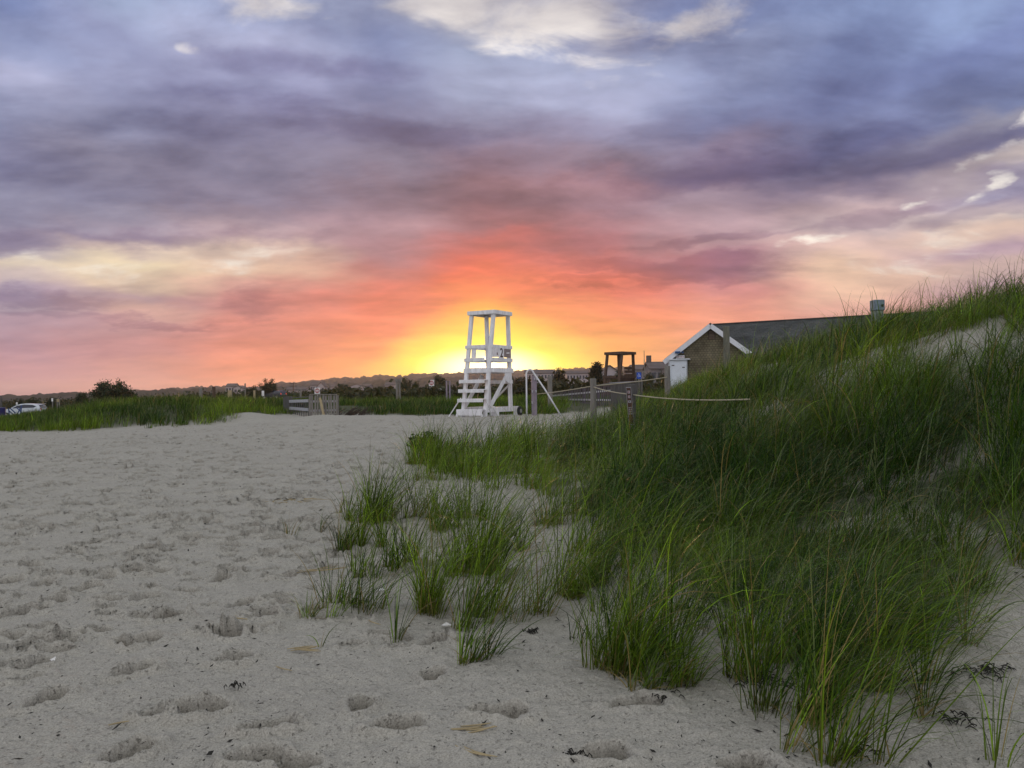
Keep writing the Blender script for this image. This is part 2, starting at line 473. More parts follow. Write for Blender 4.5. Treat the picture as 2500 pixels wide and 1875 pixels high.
# glow round the setting sun (wide yellow wedge, white core)
ddaz = wm('SUBTRACT', az, SUN_AZ); ddel = wm('SUBTRACT', el, SUN_EL - R(0.3))
gz = wm('SUBTRACT', el, SUN_EL - R(1.6))
gl = wm('POWER', wm('ADD', wm('POWER', wm('DIVIDE', wm('ABSOLUTE', ddaz), 0.188), 1.3), wm('POWER', wm('DIVIDE', wm('ABSOLUTE', gz), 0.122), 1.3)), 0.77)
gl = wm('ADD', gl, wm('MULTIPLY', wm('SUBTRACT', ws1.outputs[2], 0.5), 0.5))
sky = wmix(wmap(gl, 0.40, 1.02, 0.97, 0.0), sky, (1.30, 1.10, 0.15))
gl2 = wm('SQRT', wm('ADD', wm('POWER', wm('DIVIDE', ddaz, 0.098), 2.0), wm('POWER', wm('DIVIDE', ddel, 0.036), 2.0)))
sky = wmix(wmap(gl2, 0.15, 1.0, 1.0, 0.0), sky, (2.6, 2.2, 1.25))
gl3 = wm('SQRT', wm('ADD', wm('POWER', ddaz, 2.0), wm('POWER', wm('SUBTRACT', el, SUN_EL), 2.0)))
sky = wmix(wmap(gl3, 0.004, 0.014, 1.0, 0.0), sky, (12, 9, 5))
# pale dome overhead and behind the viewer
ov = wnoise(1.3, 5, 0.5, 0.2, (2, 2, 0))
zen = wmix(wmap(ov.outputs['Fac'], 0.35, 0.65), (0.54, 0.63, 0.69), (0.92, 0.96, 0.95))
up = wmap(el, R(28), R(50))
side = wmap(wm('ABSOLUTE', az), R(48), R(95))
bk = wmix(wmap(el, R(4), R(48)), (1.2, 1.2, 1.32), zen)
sky = wmix(wm('MAXIMUM', up, side), sky, bk)
bw = N('ShaderNodeRGBToBW'); wl(sky, bw.inputs[0])
gc = N('ShaderNodeCombineColor'); wl(wm('MULTIPLY', bw.outputs[0], 1.05), gc.inputs[0]); wl(wm('MULTIPLY', bw.outputs[0], 0.97), gc.inputs[1]); wl(wm('MULTIPLY', bw.outputs[0], 1.12), gc.inputs[2])
sky = wmix(wmap(el, 0.12, 0.3, 0.0, 0.22), sky, gc.outputs[0])
# thin clear-sky contribution of the Nishita model
nis = N('ShaderNodeTexSky', sky_type='NISHITA'); nis.sun_disc = False
nis.sun_elevation = max(SUN_EL, R(1.5)); nis.sun_rotation = SUN_AZ; nis.altitude = 0; nis.dust_density = 2.0
bg1 = N('ShaderNodeBackground'); wl(sky, bg1.inputs[0]); bg1.inputs[1].default_value = 0.90
bg2 = N('ShaderNodeBackground'); wl(nis.outputs[0], bg2.inputs[0]); bg2.inputs[1].default_value = 0.008
ad = N('ShaderNodeAddShader'); wl(bg1.outputs[0], ad.inputs[0]); wl(bg2.outputs[0], ad.inputs[1])
wo = N('ShaderNodeOutputWorld'); wl(ad.outputs[0], wo.inputs['Surface'])

sd = bpy.data.lights.new('sun', 'SUN'); sun = bpy.data.objects.new('sun', sd); COL.objects.link(sun)
sd.energy = 1.8; sd.angle = R(0.6); sd.color = (1.0, 0.56, 0.25)
sun.rotation_euler = SUN_DIR.to_track_quat('Z', 'Y').to_euler()

# ------------------------------------------------------------------ ground sheet
def ground_material():
    m = bpy.data.materials.new('beach sand'); m.use_nodes = True
    nt = m.node_tree; b = nt.nodes['Principled BSDF']

    def n(t, **k):
        x = nt.nodes.new(t)
        for a, v in k.items(): setattr(x, a, v)
        return x
    tcn = n('ShaderNodeTexCoord')

    def noise(s, d, r=0.6, st=(1, 1, 1)):
        mp = n('ShaderNodeMapping'); mp.inputs['Scale'].default_value = st
        nt.links.new(tcn.outputs['Object'], mp.inputs[0])
        x = n('ShaderNodeTexNoise'); x.inputs['Scale'].default_value = s; x.inputs['Detail'].default_value = d; x.inputs['Roughness'].default_value = r
        nt.links.new(mp.outputs[0], x.inputs['Vector']); return x

    def ramp(src, stops):
        r = n('ShaderNodeValToRGB'); nt.links.new(src, r.inputs[0])
        for i, (p, c) in enumerate(stops):
            e = r.color_ramp.elements[i] if i < 2 else r.color_ramp.elements.new(p)
            e.position = p; e.color = (*c, 1)
        return r.outputs[0]

    def mix(f, a, c, mode='MIX'):
        x = n('ShaderNodeMix', data_type='RGBA', blend_type=mode)
        for s, v in ((0, f), (6, a), (7, c)):
            if isinstance(v, (int, float)): x.inputs[s].default_value = v
            elif isinstance(v, tuple): x.inputs[s].default_value = (*v, 1)
            else: nt.links.new(v, x.inputs[s])
        return x.outputs[2]
    big = noise(0.5, 5); med = noise(6, 6, 0.65); fine = noise(110, 5, 0.75); grit = noise(420, 2, 0.7)
    base = ramp(big.outputs['Fac'], [(0.3, (0.315, 0.302, 0.25)), (0.7, (0.405, 0.387, 0.32))])
    base = mix(0.5, base, ramp(med.outputs['Fac'], [(0.3, (0.235, 0.226, 0.187)), (0.72, (0.45, 0.428, 0.355))]))
    base = mix(0.5, base, ramp(fine.outputs['Fac'], [(0.33, (0.14, 0.125, 0.11)), (0.62, (0.60, 0.55, 0.48))]))
    speck = ramp(grit.outputs['Fac'], [(0.68, (0, 0, 0)), (0.74, (1, 1, 1))])
    base = mix(mix(1.0, speck, (0.55, 0.55, 0.55), 'MULTIPLY'), base, (0.07, 0.06, 0.05))
    at = n('ShaderNodeAttribute'); at.attribute_name = 'Col'
    sep = n('ShaderNodeSeparateColor'); nt.links.new(at.outputs['Color'], sep.inputs[0])
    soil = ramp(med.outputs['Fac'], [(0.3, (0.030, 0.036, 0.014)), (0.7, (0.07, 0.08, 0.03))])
    base = mix(mix(1.0, sep.outputs[1], (0.75, 0.75, 0.75), 'MULTIPLY'), base, mix(1.0, base, (0.52, 0.49, 0.46), 'MULTIPLY'))  # sand colour goes darker inside the footprints
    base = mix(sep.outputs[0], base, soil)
    nt.links.new(base, b.inputs['Base Color'])
    b.inputs['Roughness'].default_value = 0.95; b.inputs['Specular IOR Level'].default_value = 0.15
    b1 = n('ShaderNodeBump'); b1.inputs['Strength'].default_value = 1.0; b1.inputs['Distance'].default_value = 0.02
    b2 = n('ShaderNodeBump'); b2.inputs['Strength'].default_value = 0.6; b2.inputs['Distance'].default_value = 0.004
    md = noise(26, 5, 0.65)
    cl = noise(38, 3, 0.6); clod = ramp(cl.outputs['Fac'], [(0.60, (0, 0, 0)), (0.70, (1, 1, 1))])
    b0 = n('ShaderNodeBump'); b0.inputs['Strength'].default_value = 0.9; b0.inputs['Distance'].default_value = 0.012
    nt.links.new(clod, b0.inputs['Height']); nt.links.new(b0.outputs[0], b1.inputs['Normal'])
    nt.links.new(md.outputs['Fac'], b1.inputs['Height']); nt.links.new(fine.outputs['Fac'], b2.inputs['Height'])
    nt.links.new(b1.outputs[0], b2.inputs['Normal']); nt.links.new(b2.outputs[0], b.inputs['Normal'])
    return m


def grass_edge(Y):
    return np.interp(Y, [3.2, 4.2, 4.7, 6, 9, 11, 13, 15, 17, 18.5, 20, 22, 25, 28, 31, 38, 60],
                     [1.5, 0.95, 0.55, 0.5, 0.6, 0.1, -1.0, -1.9, -2.0, -1.3, 0.0, 1.5, 2.6, 3.4, 4.4, 6.2, 9])


def near_edge(X):
    return np.interp(X, [0.5, 0.9, 1.2, 1.6, 2.0, 2.5, 3.0, 4.0, 6.0], [4.5, 4.0, 3.6, 3.7, 4.2, 4.7, 5.0, 5.6, 6.0])




BARE = [(G(1850, 922), 0.8, 2.2), (G(1905, 905), 0.6, 1.8), (G(2080, 885), 0.9, 1.5), (G(2190, 880), 0.6, 1.0), (G(2300, 850), 0.8, 1.1), (G(2400, 870), 0.8, 1.0), (G(2480, 820), 0.8, 1.1), (G(1560, 1010), 0.3, 0.8)]


def bare(X, Y):
    d = np.zeros_like(X)
    for p, rx, ry in BARE:
        d = np.maximum(d, np.exp(-((X - p.x) / rx) ** 2 - ((Y - p.y) / ry) ** 2))
    return d


def back_edge(X):
    """near limit of the grass on the dunes behind the beach"""
    return np.interp(X, [-45, -22, -18, -15, -12, -10.4, -10, -7.0, -6.5, -4, -2, 2, 2.5, 5], [27.5, 27.5, 28.5, 29.3, 31.5, 34, 36, 36, 34.6, 34.3, 34.3, 33.6, 34.5, 39]) + 2.2 * fbm(np.asarray(X, float) * 0.7, np.zeros_like(np.asarray(X, float)), 5, 3)


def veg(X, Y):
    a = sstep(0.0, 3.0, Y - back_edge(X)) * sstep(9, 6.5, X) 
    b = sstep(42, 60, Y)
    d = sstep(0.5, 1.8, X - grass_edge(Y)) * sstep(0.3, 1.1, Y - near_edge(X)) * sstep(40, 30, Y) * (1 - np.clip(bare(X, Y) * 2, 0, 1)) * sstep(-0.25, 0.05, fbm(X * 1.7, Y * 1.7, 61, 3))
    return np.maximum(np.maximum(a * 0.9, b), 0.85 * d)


def make_ground():
    r = np.concatenate([np.geomspace(0.3, 2.2, 30)[:-1], np.geomspace(2.2, 45, 880)[:-1], np.geomspace(45, 4500, 90)])
    azs = np.concatenate([np.arange(-180, -42, 3.0), np.arange(-42, 42, 0.115), np.arange(42, 180, 3.0)])
    A, Rr = np.meshgrid(np.radians(azs), r)
    X = Rr * np.sin(A); Y = Rr * np.cos(A)
    Z = H(X, Y)
    fade = sstep(70, 30, Rr)
    Z += fade * (0.035 * fbm(X * 1.3, Y * 1.3, 40, 3) + 0.016 * fbm(X * 5, Y * 5, 50, 3) + 0.014 * fbm(X * 17, Y * 17, 53, 3) * sstep(20, 7, Rr))
    Z += 0.035 * sstep(5, 8, Rr) * sstep(34, 26, Rr) * sstep(0.05, 0.35, fbm(X * 0.35, Y * 0.35, 58, 2) + 0.12) * fbm(X * 2.6, Y * 3.4, 59, 3)
    rip = sstep(6, 9, Y) * sstep(30, 22, Y)
    Z += 0.02 * rip * fbm(X * 1.2 + Y * 0.25, Y * 6.0, 77, 3)
    # footprints
    rg = np.random.default_rng(5)
    prints = []

    def trail(x, y, ang, n, step=0.62, jit=0.05):
        sidew = 1
        for i in range(n):
            ox = math.cos(ang + math.pi / 2) * 0.11 * sidew; oy = math.sin(ang + math.pi / 2) * 0.11 * sidew
            prints.append((x + ox + rg.normal(0, jit), y + oy + rg.normal(0, jit), ang + rg.normal(0, 0.2), rg.uniform(0.04, 0.07), rg.uniform(0.8, 1.1)))
            x += math.cos(ang) * step; y += math.sin(ang) * step; sidew = -sidew; ang += rg.normal(0, 0.05)
    for _ in range(26):
        x0 = rg.uniform(-14, 0); y0 = rg.uniform(2.5, 22)
        trail(x0, y0, rg.choice([rg.uniform(0.1, 0.7), rg.uniform(1.2, 1.9), rg.uniform(2.9, 3.5)]), int(rg.integers(5, 14)))
    for (px, py) in [(495, 1740), (410, 1740), (110, 1720), (310, 1840), (620, 1850), (330, 1645), (510, 1550), (570, 1615), (90, 1620), (60, 1580), (75, 1495), (95, 1535), (250, 1420), (215, 1450), (410, 1515), (590, 1475), (350, 1475), (540, 1420), (190, 1450), (20, 1620), (440, 1300), (525, 1280), (400, 1270), (605, 1370), (520, 1270), (270, 1290), (600, 1310), (240, 1270), (55, 1310)]:
        g = G(px, py)
        prints.append((g.x, g.y, rg.uniform(0.5, 1.3), rg.uniform(0.05, 0.075), rg.uniform(0.85, 1.05)))
    for _ in range(2200):
        yy = rg.uniform(5, 30); xx = rg.uniform(-0.64 * yy, 2.0 if yy > 24 else -0.05 * yy)
        if yy < 7 and rg.random() < 0.75: continue
        prints.append((xx, yy, rg.uniform(-0.5, 0.9), rg.uniform(0.035, 0.065), rg.uniform(0.4, 1.0)))
    Xf = X.ravel(); Yf = Y.ravel(); dZ = np.zeros(X.size); print_tone = np.zeros(X.size)
    order = np.argsort(Yf, kind='stable'); Ys = Yf[order]
    for (x, y, ang, dep, sc) in prints:
        if x > grass_edge(np.array(y)) - 0.2 and y < 27: continue
        lo = np.searchsorted(Ys, y - 0.45); hi = np.searchsorted(Ys, y + 0.45)
        idx = order[lo:hi]
        ddx = Xf[idx] - x; k = np.abs(ddx) < 0.45
        idx = idx[k]; ddx = ddx[k]; ddy = Yf[idx] - y
        a = ddx * math.cos(ang) + ddy * math.sin(ang); b = -ddx * math.sin(ang) + ddy * math.cos(ang)
        a = a / sc; b = b / sc
        b = b * (1 + 0.35 * np.tanh(-a * 8))
        a = a + 0.02 * fbm(Xf[idx] * 14, Yf[idx] * 14, 8, 2)
        q = np.sqrt((a / 0.125) ** 2 + (b / 0.066) ** 2) + 0.55 * fbm(Xf[idx] * 16 + sc * 50, Yf[idx] * 16, 8, 2) * 0.65
        pit = -dep * sstep(1.06, 0.86, q) * (1 + 0.25 * fbm(Xf[idx] * 20, Yf[idx] * 20, 18, 2))
        rim = dep * 0.7 * np.exp(-((q - 1.35) / 0.3) ** 2) * (0.7 + 0.6 * fbm(Xf[idx] * 9, Yf[idx] * 9, 31, 2))
        print_tone[idx] = np.maximum(print_tone[idx], sstep(1.15, 0.7, q))  # tone mask, strongest in the middle of each footprint
        dZ[idx] = np.where(pit < -0.002, np.minimum(dZ[idx], 0) * 0.4 + pit, dZ[idx] + rim)
    Z += dZ.reshape(X.shape)
    # little hummocks where tufts catch sand
    nr, nc = X.shape
    V = np.stack([X, Y, Z], -1).reshape(-1, 3)
    i = np.arange(nr - 1)[:, None] * nc; j = np.arange(nc)[None, :]; j2 = (j + 1) % nc
    Fq = np.stack([i + j, i + j2, i + nc + j2, i + nc + j], -1).reshape(-1, 4)
    c = np.zeros((len(V), 3)); c[:, 0] = veg(X, Y).ravel(); c[:, 1] = print_tone
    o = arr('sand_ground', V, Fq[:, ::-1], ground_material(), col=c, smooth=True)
    tag(o, kind='structure')


make_ground()

# ------------------------------------------------------------------ grass
GRASS = leaf_mat('beach grass', 0.32, 0.42, 0.16)


def cat_mesh(parts):
    V = []; Fs = []; C = []; o = 0
    for v, f, c in parts:
        V.append(v); Fs.append(f + o); C.append(c); o += len(v)
    return np.concatenate(V), np.concatenate(Fs), np.concatenate(C)


def blades(B, L, W, phi, lean, curl, seg, rg, dry=0.08, hue=None, yb=0.35):
    """B (n,3) roots; returns verts, quads, colours"""
    n = len(B); t = np.linspace(0, 1, seg + 1)
    ex = np.where(rg.random(n) < 0.14, 6.0, rg.uniform(1.1, 2.0, n))
    th = lean[:, None] + np.minimum(curl[:, None] * t[None, :] ** ex[:, None], 2.5)
    st = (L / seg)[:, None]
    hx = np.concatenate([np.zeros((n, 1)), np.cumsum(np.sin(th[:, :-1]) * st, 1)], 1)
    hz = np.concatenate([np.zeros((n, 1)), np.cumsum(np.cos(th[:, :-1]) * st, 1)], 1)
    C = np.stack([B[:, None, 0] + hx * np.cos(phi)[:, None], B[:, None, 1] + hx * np.sin(phi)[:, None], B[:, None, 2] + hz], -1)
    tw = phi + np.pi / 2 + rg.normal(0, 0.5, n)
    S = np.stack([np.cos(tw), np.sin(tw), rg.normal(0, 0.25, n)], -1)
    wd = W[:, None] * (1.0 - 0.92 * t[None, :] ** 1.6) / 2
    A = C - S[:, None, :] * wd[..., None]; D = C + S[:, None, :] * wd[..., None]
    V = np.stack([A, D], 2).reshape(-1, 3)
    k = np.arange(n)[:, None] * (seg + 1) * 2 + np.arange(seg)[None, :] * 2
    Fq = np.stack([k, k + 1, k + 3, k + 2], -1).reshape(-1, 4)
    g = np.array([0.016, 0.048, 0.005]); g2 = np.array([0.125, 0.200, 0.014]); st_ = np.array([0.25, 0.19, 0.075]); tipc = np.array([0.15, 0.16, 0.06])
    h = rg.random(n) if hue is None else np.clip(hue + rg.normal(0, 0.22, n), 0, 1)
    c = g * (1 - h[:, None]) + g2 * h[:, None]
    c = c * np.exp(rg.normal(-0.12, 0.5, n))[:, None]
    isdry = rg.random(n) < dry
    c[isdry] = st_ * rg.uniform(0.6, 1.2, isdry.sum())[:, None]
    isp = rg.random(n) < 0.045
    c[isp] = np.array([0.15, 0.19, 0.085]) * rg.uniform(0.7, 1.3, isp.sum())[:, None]  # a few blades coloured pale to paint in highlights
    basew = np.clip(1 - t / 0.22, 0, 1)[None, :, None] * yb
    tipw = np.clip((t - 0.82) / 0.18, 0, 1)[None, :, None] * (rg.random(n) < 0.45)[:, None, None] * 0.8
    cc = c[:, None, :] * (1 - basew) + np.array([0.15, 0.12, 0.045]) * basew
    cc = cc * (1 - tipw) + tipc * tipw
    cc = np.repeat(cc[:, :, None, :], 2, 2).reshape(-1, 3)
    return V, Fq, cc


def field(cent, per, rad, L0, W0, seg, rg, dry=0.08, wind=0.0, hue=None, curl=(0.5, 1.5), tall=None, litter=0.0):
    """blades for many tuft centres (n,2)"""
    n = len(cent)
    cnt = np.maximum(3, rg.poisson(per, n)); idx = np.repeat(np.arange(n), cnt); m = len(idx)
    a = rg.uniform(0, 2 * np.pi, m); r = rad * np.sqrt(rg.random(m))
    X = cent[idx, 0] + np.cos(a) * r; Y = cent[idx, 1] + np.sin(a) * r
    B = np.stack([X, Y, H(X, Y) - 0.02], -1)
    sz = (rg.uniform(0.7, 1.2, n) if n > 1 else np.ones(n))[idx]
    if tall is not None: sz = sz * tall[idx]
    L = L0 * sz * (0.35 + 0.75 * rg.random(m) ** 0.7)
    W = W0 * rg.uniform(0.6, 1.3, m)
    gx = rg.normal(0, 0.16, n)[idx]; gy = rg.normal(0, 0.14, n)[idx]
    # lean out of the tuft and downwind (+x, slightly towards the viewer)
    lx = np.cos(a) * (0.15 + r / max(rad, 1e-3) * 0.28) + 0.24 * (1 + wind) * rg.uniform(0.1, 1.5, m) + gx; ly = gy + np.sin(a) * (0.15 + r / max(rad, 1e-3) * 0.28) - 0.05
    phi = np.arctan2(ly, lx); lean = np.clip(np.hypot(lx, ly), 0, 0.8) * rg.uniform(0.4, 1.1, m)
    cu = rg.uniform(curl[0], curl[1], m)
    hh = None if hue is None else hue[idx]
    main = blades(B, L, W, phi, lean, cu, seg, rg, dry, hh)
    if not litter: return main
    # dead basal leaves curling onto the sand
    k = rg.random(m) < litter
    B2 = B[k] + np.array([0, 0, 0.015]); q = k.sum()
    dead = blades(B2, L0 * rg.uniform(0.12, 0.42, q), W[k] * 0.9, rg.uniform(0, 6.28, q), rg.uniform(0.5, 1.2, q), rg.uniform(0.3, 1.4, q), seg, rg, 1.0, None, 0.0)
    return cat_mesh([main, dead])


def scatter(n, x0, x1, y0, y1, rg):
    return np.stack([rg.uniform(x0, x1, n), rg.uniform(y0, y1, n)], -1)


def dune_grass():
    rg = np.random.default_rng(21)
    parts = []
    for (y0, y1, dens, per, rad, L0, W0, seg) in [(3.2, 7, 30, 40, 0.11, 0.86, 0.0058, 9), (7, 12, 28, 34, 0.13, 1.02, 0.0085, 9),
                                                  (12, 20, 25, 24, 0.16, 0.92, 0.012, 7), (20, 31, 17, 20, 0.2, 0.66, 0.013, 4), (31, 44, 8, 16, 0.25, 0.5, 0.018, 4)]:
        x1 = 13.0
        n = int((x1 + 2.5) * (y1 - y0) * dens)
        c = scatter(n, -2.5, x1, y0, y1, rg)
        X, Y = c[:, 0], c[:, 1]
        e = X - grass_edge(Y)
        p = sstep(-0.15, 1.3, e) * sstep(-0.1, 0.5, Y - near_edge(X)) * 0.9 + 0.1 * sstep(-0.1, 0.2, e) * (Y > near_edge(X))
        p = p * np.where((X < 1.2) & (X > -0.9) & (Y > 10.5) & (Y < 21), 0.35 + 0.65 * sstep(0.0, 0.2, fbm(X * 1.6, Y * 1.1, 66, 2)), 1.0)
        # patchy cover at the seaward edge
        p = p * np.where((e < 2.2) & (Y > 8), 0.55 + 0.9 * sstep(-0.2, 0.25, fbm(X * 0.9, Y * 0.9, 60, 3)), 1.0)
        p = p * (1 - 0.86 * np.clip(bare(X, Y) * 1.6 - 0.2, 0, 1) * (0.55 + 0.45 * sstep(-0.15, 0.1, fbm(X * 2.1, Y * 2.1, 64, 2))))
        p = p * (0.58 + 0.6 * sstep(-0.25, 0.15, fbm(X * 1.0, Y * 0.8, 90, 3)))
        p = p * (X < Y * 0.8 + 2.0)
        keep = rg.random(n) < p
        c = c[keep]
        tall = 0.60 + 0.65 * sstep(-0.3, 0.3, fbm(c[:, 0] * 1.1, c[:, 1] * 0.9, 91, 3))
        hue = np.clip(0.22 + 1.2 * fbm(c[:, 0] * 0.6, c[:, 1] * 0.6, 33, 2) + 0.45 * sstep(7, 4, c[:, 1]) + 0.4 * sstep(2.0, 0.0, c[:, 0]) * (c[:, 1] > 10) + 0.35 * sstep(18, 26, c[:, 1]), 0, 1)  # sun glow put into the hue: yellower along the far left edge
        parts.append(field(c, per, rad, L0, W0, seg, rg, 0.05, 0.75, hue, (1.0, 3.0), tall, 0.10 if y0 < 12 else 0.0))
    V, Fq, C = cat_mesh(parts)
    o = arr('dune_grass', V, Fq, GRASS, C)
    tag(o, 'thick green beach grass bending over the tall dune', 'grass', kind='stuff')
    # long blades arching over the sward, paled as painted highlights
    c = scatter(2200, 0.3, 10, 4, 19, rg); X, Y = c[:, 0], c[:, 1]
    c = c[(X > grass_edge(Y) + 0.3) & (Y > near_edge(X) + 0.2) & (bare(X, Y) < 0.3) & (X < 0.75 * Y + 1)]
    m = len(c); B = np.stack([c[:, 0], c[:, 1], H(c[:, 0], c[:, 1])], -1)
    V, Fq, C = blades(B, rg.uniform(0.75, 1.25, m), 0.0045 + 0.0004 * c[:, 1], rg.normal(0.0, 0.7, m), rg.uniform(0.35, 0.8, m), rg.uniform(0.9, 1.7, m), 9, rg, 0.0)
    C = np.array([0.17, 0.20, 0.095]) * (0.6 + 0.5 * np.repeat(rg.random(m), 20)[:, None]) * np.ones_like(C)
    o = arr('arching_grass', V, Fq, GRASS, C)
    tag(o, 'long blades paled as highlights arching over the dune grass', 'grass', kind='stuff')
    # tall thin seed stems along the crest
    c = scatter(1500, 4, 13, 10, 26, rg)
    xc = np.interp(c[:, 1], [3, 12, 16, 18, 20, 25, 30, 38], [8.6, 8.0, 8.5, 8.2, 7.6, 7.6, 7.6, 9.0])
    c = c[np.abs(c[:, 0] - xc - 0.2) < 0.9]
    V, Fq, C = field(c, 8, 0.16, 0.9, 0.008, 6, rg, 0.35, 1.0, None, (0.2, 0.9))
    o = arr('crest_grass', V, Fq, GRASS, C)
    tag(o, 'tall thin grass stems leaning along the dune crest', 'grass', kind='stuff')


dune_grass()


def back_grass():
    rg = np.random.default_rng(31)
    parts = []
    for (y0, y1, dens, per, rad, L0, W0, seg) in [(26, 36, 8, 20, 0.2, 0.62, 0.014, 4), (36, 48, 7, 17, 0.28, 0.55, 0.02, 3), (48, 70, 3.2, 15, 0.4, 0.48, 0.034, 3), (70, 130, 0.8, 14, 0.7, 0.45, 0.07, 3)]:
        xl, xr = -0.72 * y1, 0.30 * y1
        n = int((xr - xl) * (y1 - y0) * dens)
        c = scatter(n, xl, xr, y0, y1, rg); X, Y = c[:, 0], c[:, 1]
        k = Y - back_edge(X)
        k = k + 2.6 * fbm(X * 1.5, Y * 0.5, 72, 3)
        p = sstep(-0.2, 1.2, k) * 0.9 * (0.45 + 0.8 * sstep(-0.4, 0.15, fbm(X * 0.6, Y * 0.6, 71, 3)))
        p = p * np.where((X > -9.9) & (X < -7.0) & (Y < 44), 0.12, 1)          # path through the gate
        p = p * np.where((X > 2.4 + (Y - 34) * 0.05) & (X < 9), np.where(Y < 47, 0.06, 0.7), 1.0)  # boardwalk path
        p = p * np.where((X > -7.0) & (X < -5.3) & (Y < 37.0), 0.25, 1)
        p = p * np.where((X < -30) & (Y > 82) & (Y < 104), 0.15, 1)
        keep = rg.random(n) < p; c = c[keep]
        tall = 0.70 + 0.55 * sstep(-0.35, 0.35, fbm(c[:, 0] * 0.8, c[:, 1] * 0.5, 92, 3))
        hue = np.clip(0.28 + 1.5 * fbm(c[:, 0] * 0.45, c[:, 1] * 0.3, 35, 3) + 0.012 * (c[:, 0] + 8), 0, 1)
        parts.append(field(c, per, rad, L0, W0, seg, rg, 0.03, -0.1, hue, (0.4, 1.6), tall))
    V, Fq, C = cat_mesh(parts)
    o = arr('marsh_grass', V, Fq, GRASS, C)
    tag(o, 'low green dune grass behind the beach', 'grass', kind='stuff')


back_grass()

# single tufts standing on the open sand: base pixel, blades, height, spread, dryness, label
TUFTS = [
    (710, 1309, 9, 0.26, 0.08, 0.5, 'small browned sprig of grass standing alone on open sand beyond the leftmost tufts'),
    (783, 1297, 7, 0.28, 0.03, 0.3, 'single short upright grass shoot between the brown sprig and the tall tuft'),
    (828, 1254, 5, 0.42, 0.03, 0.5, 'thin lone stalk of grass rising left of the tall bent tuft'),
    (816, 1347, 26, 0.48, 0.09, 0.06, 'short dark tuft at the left end of a row of three'),
    (846, 1341, 26, 0.52, 0.08, 0.06, 'dark upright tuft in the middle of a row of three'),
    (883, 1341, 55, 0.72, 0.13, 0.05, 'full dark tuft at the right end of a row of three'),
    (893, 1272, 110, 0.95, 0.17, 0.05, 'tall pale green tuft with tops blown to the right, leftmost tall one'),
    (942, 1270, 70, 0.68, 0.18, 0.10, 'yellowish bent tuft just right of the leftmost tall one'),
    (1004, 1266, 80, 0.85, 0.16, 0.06, 'slim upright tuft with yellowed foot below the leafy beach plant'),
    (1071, 1298, 80, 0.70, 0.20, 0.06, 'spreading blue green tuft with a mound of sand at its foot'),
    (1149, 1266, 60, 0.70, 0.15, 0.06, 'narrow tuft with dark scraps at its foot near the sand bank'),
    (1000, 1135, 50, 0.75, 0.16, 0.05, 'upright tuft in front of the dark leafy beach plant'),
    (1062, 1118, 90, 0.85, 0.20, 0.05, 'full green tuft right behind the dark leafy beach plant'),
    (1030, 1175, 60, 0.7, 0.18, 0.06, 'tuft between the dark leafy plant and the slim upright tuft'),
    (773, 1517, 22, 0.34, 0.12, 0.12, 'leftmost of the near tufts, short with a dark leaning blade'),
    (844, 1486, 70, 0.58, 0.20, 0.10, 'bushy tuft with yellow base beside the leftmost near tuft'),
    (891, 1411, 20, 0.50, 0.15, 0.08, 'sparse tuft of crossing blades above the bushy yellow based tuft'),
    (930, 1493, 22, 0.50, 0.22, 0.12, 'thin spread tuft of low arched blades between two fuller tufts'),
    (965, 1391, 34, 0.50, 0.14, 0.08, 'light tuft with splayed tips, left half of a close pair'),
    (1016, 1380, 46, 0.62, 0.12, 0.05, 'dense dark tuft, right half of a close pair'),
    (1067, 1497, 130, 0.82, 0.18, 0.07, 'large full tuft fanning out with a straw coloured foot'),
    (1130, 1533, 26, 0.80, 0.14, 0.08, 'see through tuft of straight tall blades beside the large fan tuft'),
    (1188, 1407, 170, 1.0, 0.20, 0.06, 'tallest tuft on the open sand, dark and column shaped'),
    (1247, 1505, 95, 0.85, 0.24, 0.12, 'wide tuft with long blades arching right over bare sand'),
    (1169, 1615, 48, 0.55, 0.10, 0.06, 'small fan tuft alone on the near sand with yellow base'),
    (965, 1568, 12, 0.40, 0.05, 0.08, 'few flattened blades lying over to the right on sand'),
    (781, 1583, 4, 0.22, 0.02, 0.2, 'tiny single shoot on the near sand left of all tufts'),
    (1263, 1337, 40, 0.62, 0.16, 0.12, 'airy tuft behind the wide arching tuft'),
    (1333, 1286, 60, 0.68, 0.14, 0.06, 'blue green tuft at the edge of the thick dune grass'),
    (1393, 1459, 85, 0.78, 0.13, 0.04, 'dark slim tuft with brown foot beside the dune grass'),
    (1462, 1434, 90, 0.72, 0.14, 0.10, 'tuft with reddish brown foot right of the dark slim tuft'),
    (1443, 1629, 14, 0.42, 0.08, 0.08, 'sparse broad bladed tuft in front of the dune grass'),
    (1516, 1633, 44, 0.72, 0.10, 0.06, 'upright light tuft, left neighbour of the big dark clump'),
    (1563, 1636, 120, 0.66, 0.17, 0.05, 'big dark clump of upright stems at the front of the dune'),
    (1632, 1676, 90, 0.56, 0.16, 0.09, 'front clump with one thick pale bent blade'),
    (1823, 1647, 100, 0.64, 0.18, 0.07, 'clump with black seaweed heaped at its foot'),
    (1958, 1754, 110, 0.62, 0.15, 0.06, 'dark leaning clump second from the bottom edge'),
    (2056, 1866, 70, 0.62, 0.12, 0.12, 'nearest clump with dead curled leaves at its foot'),
    (2200, 1675, 70, 0.6, 0.14, 0.08, 'clump with yellow base behind the nearest clump'),
    (2257, 1735, 24, 0.50, 0.10, 0.15, 'thin tuft on bare sand right of the nearest clump'),
    (2411, 1581, 16, 0.45, 0.08, 0.5, 'mostly dead tuft on the sand by the seaweed heap'),
    (2440, 1862, 12, 0.42, 0.06, 0.05, 'blades poking up at the bottom right corner'),
]
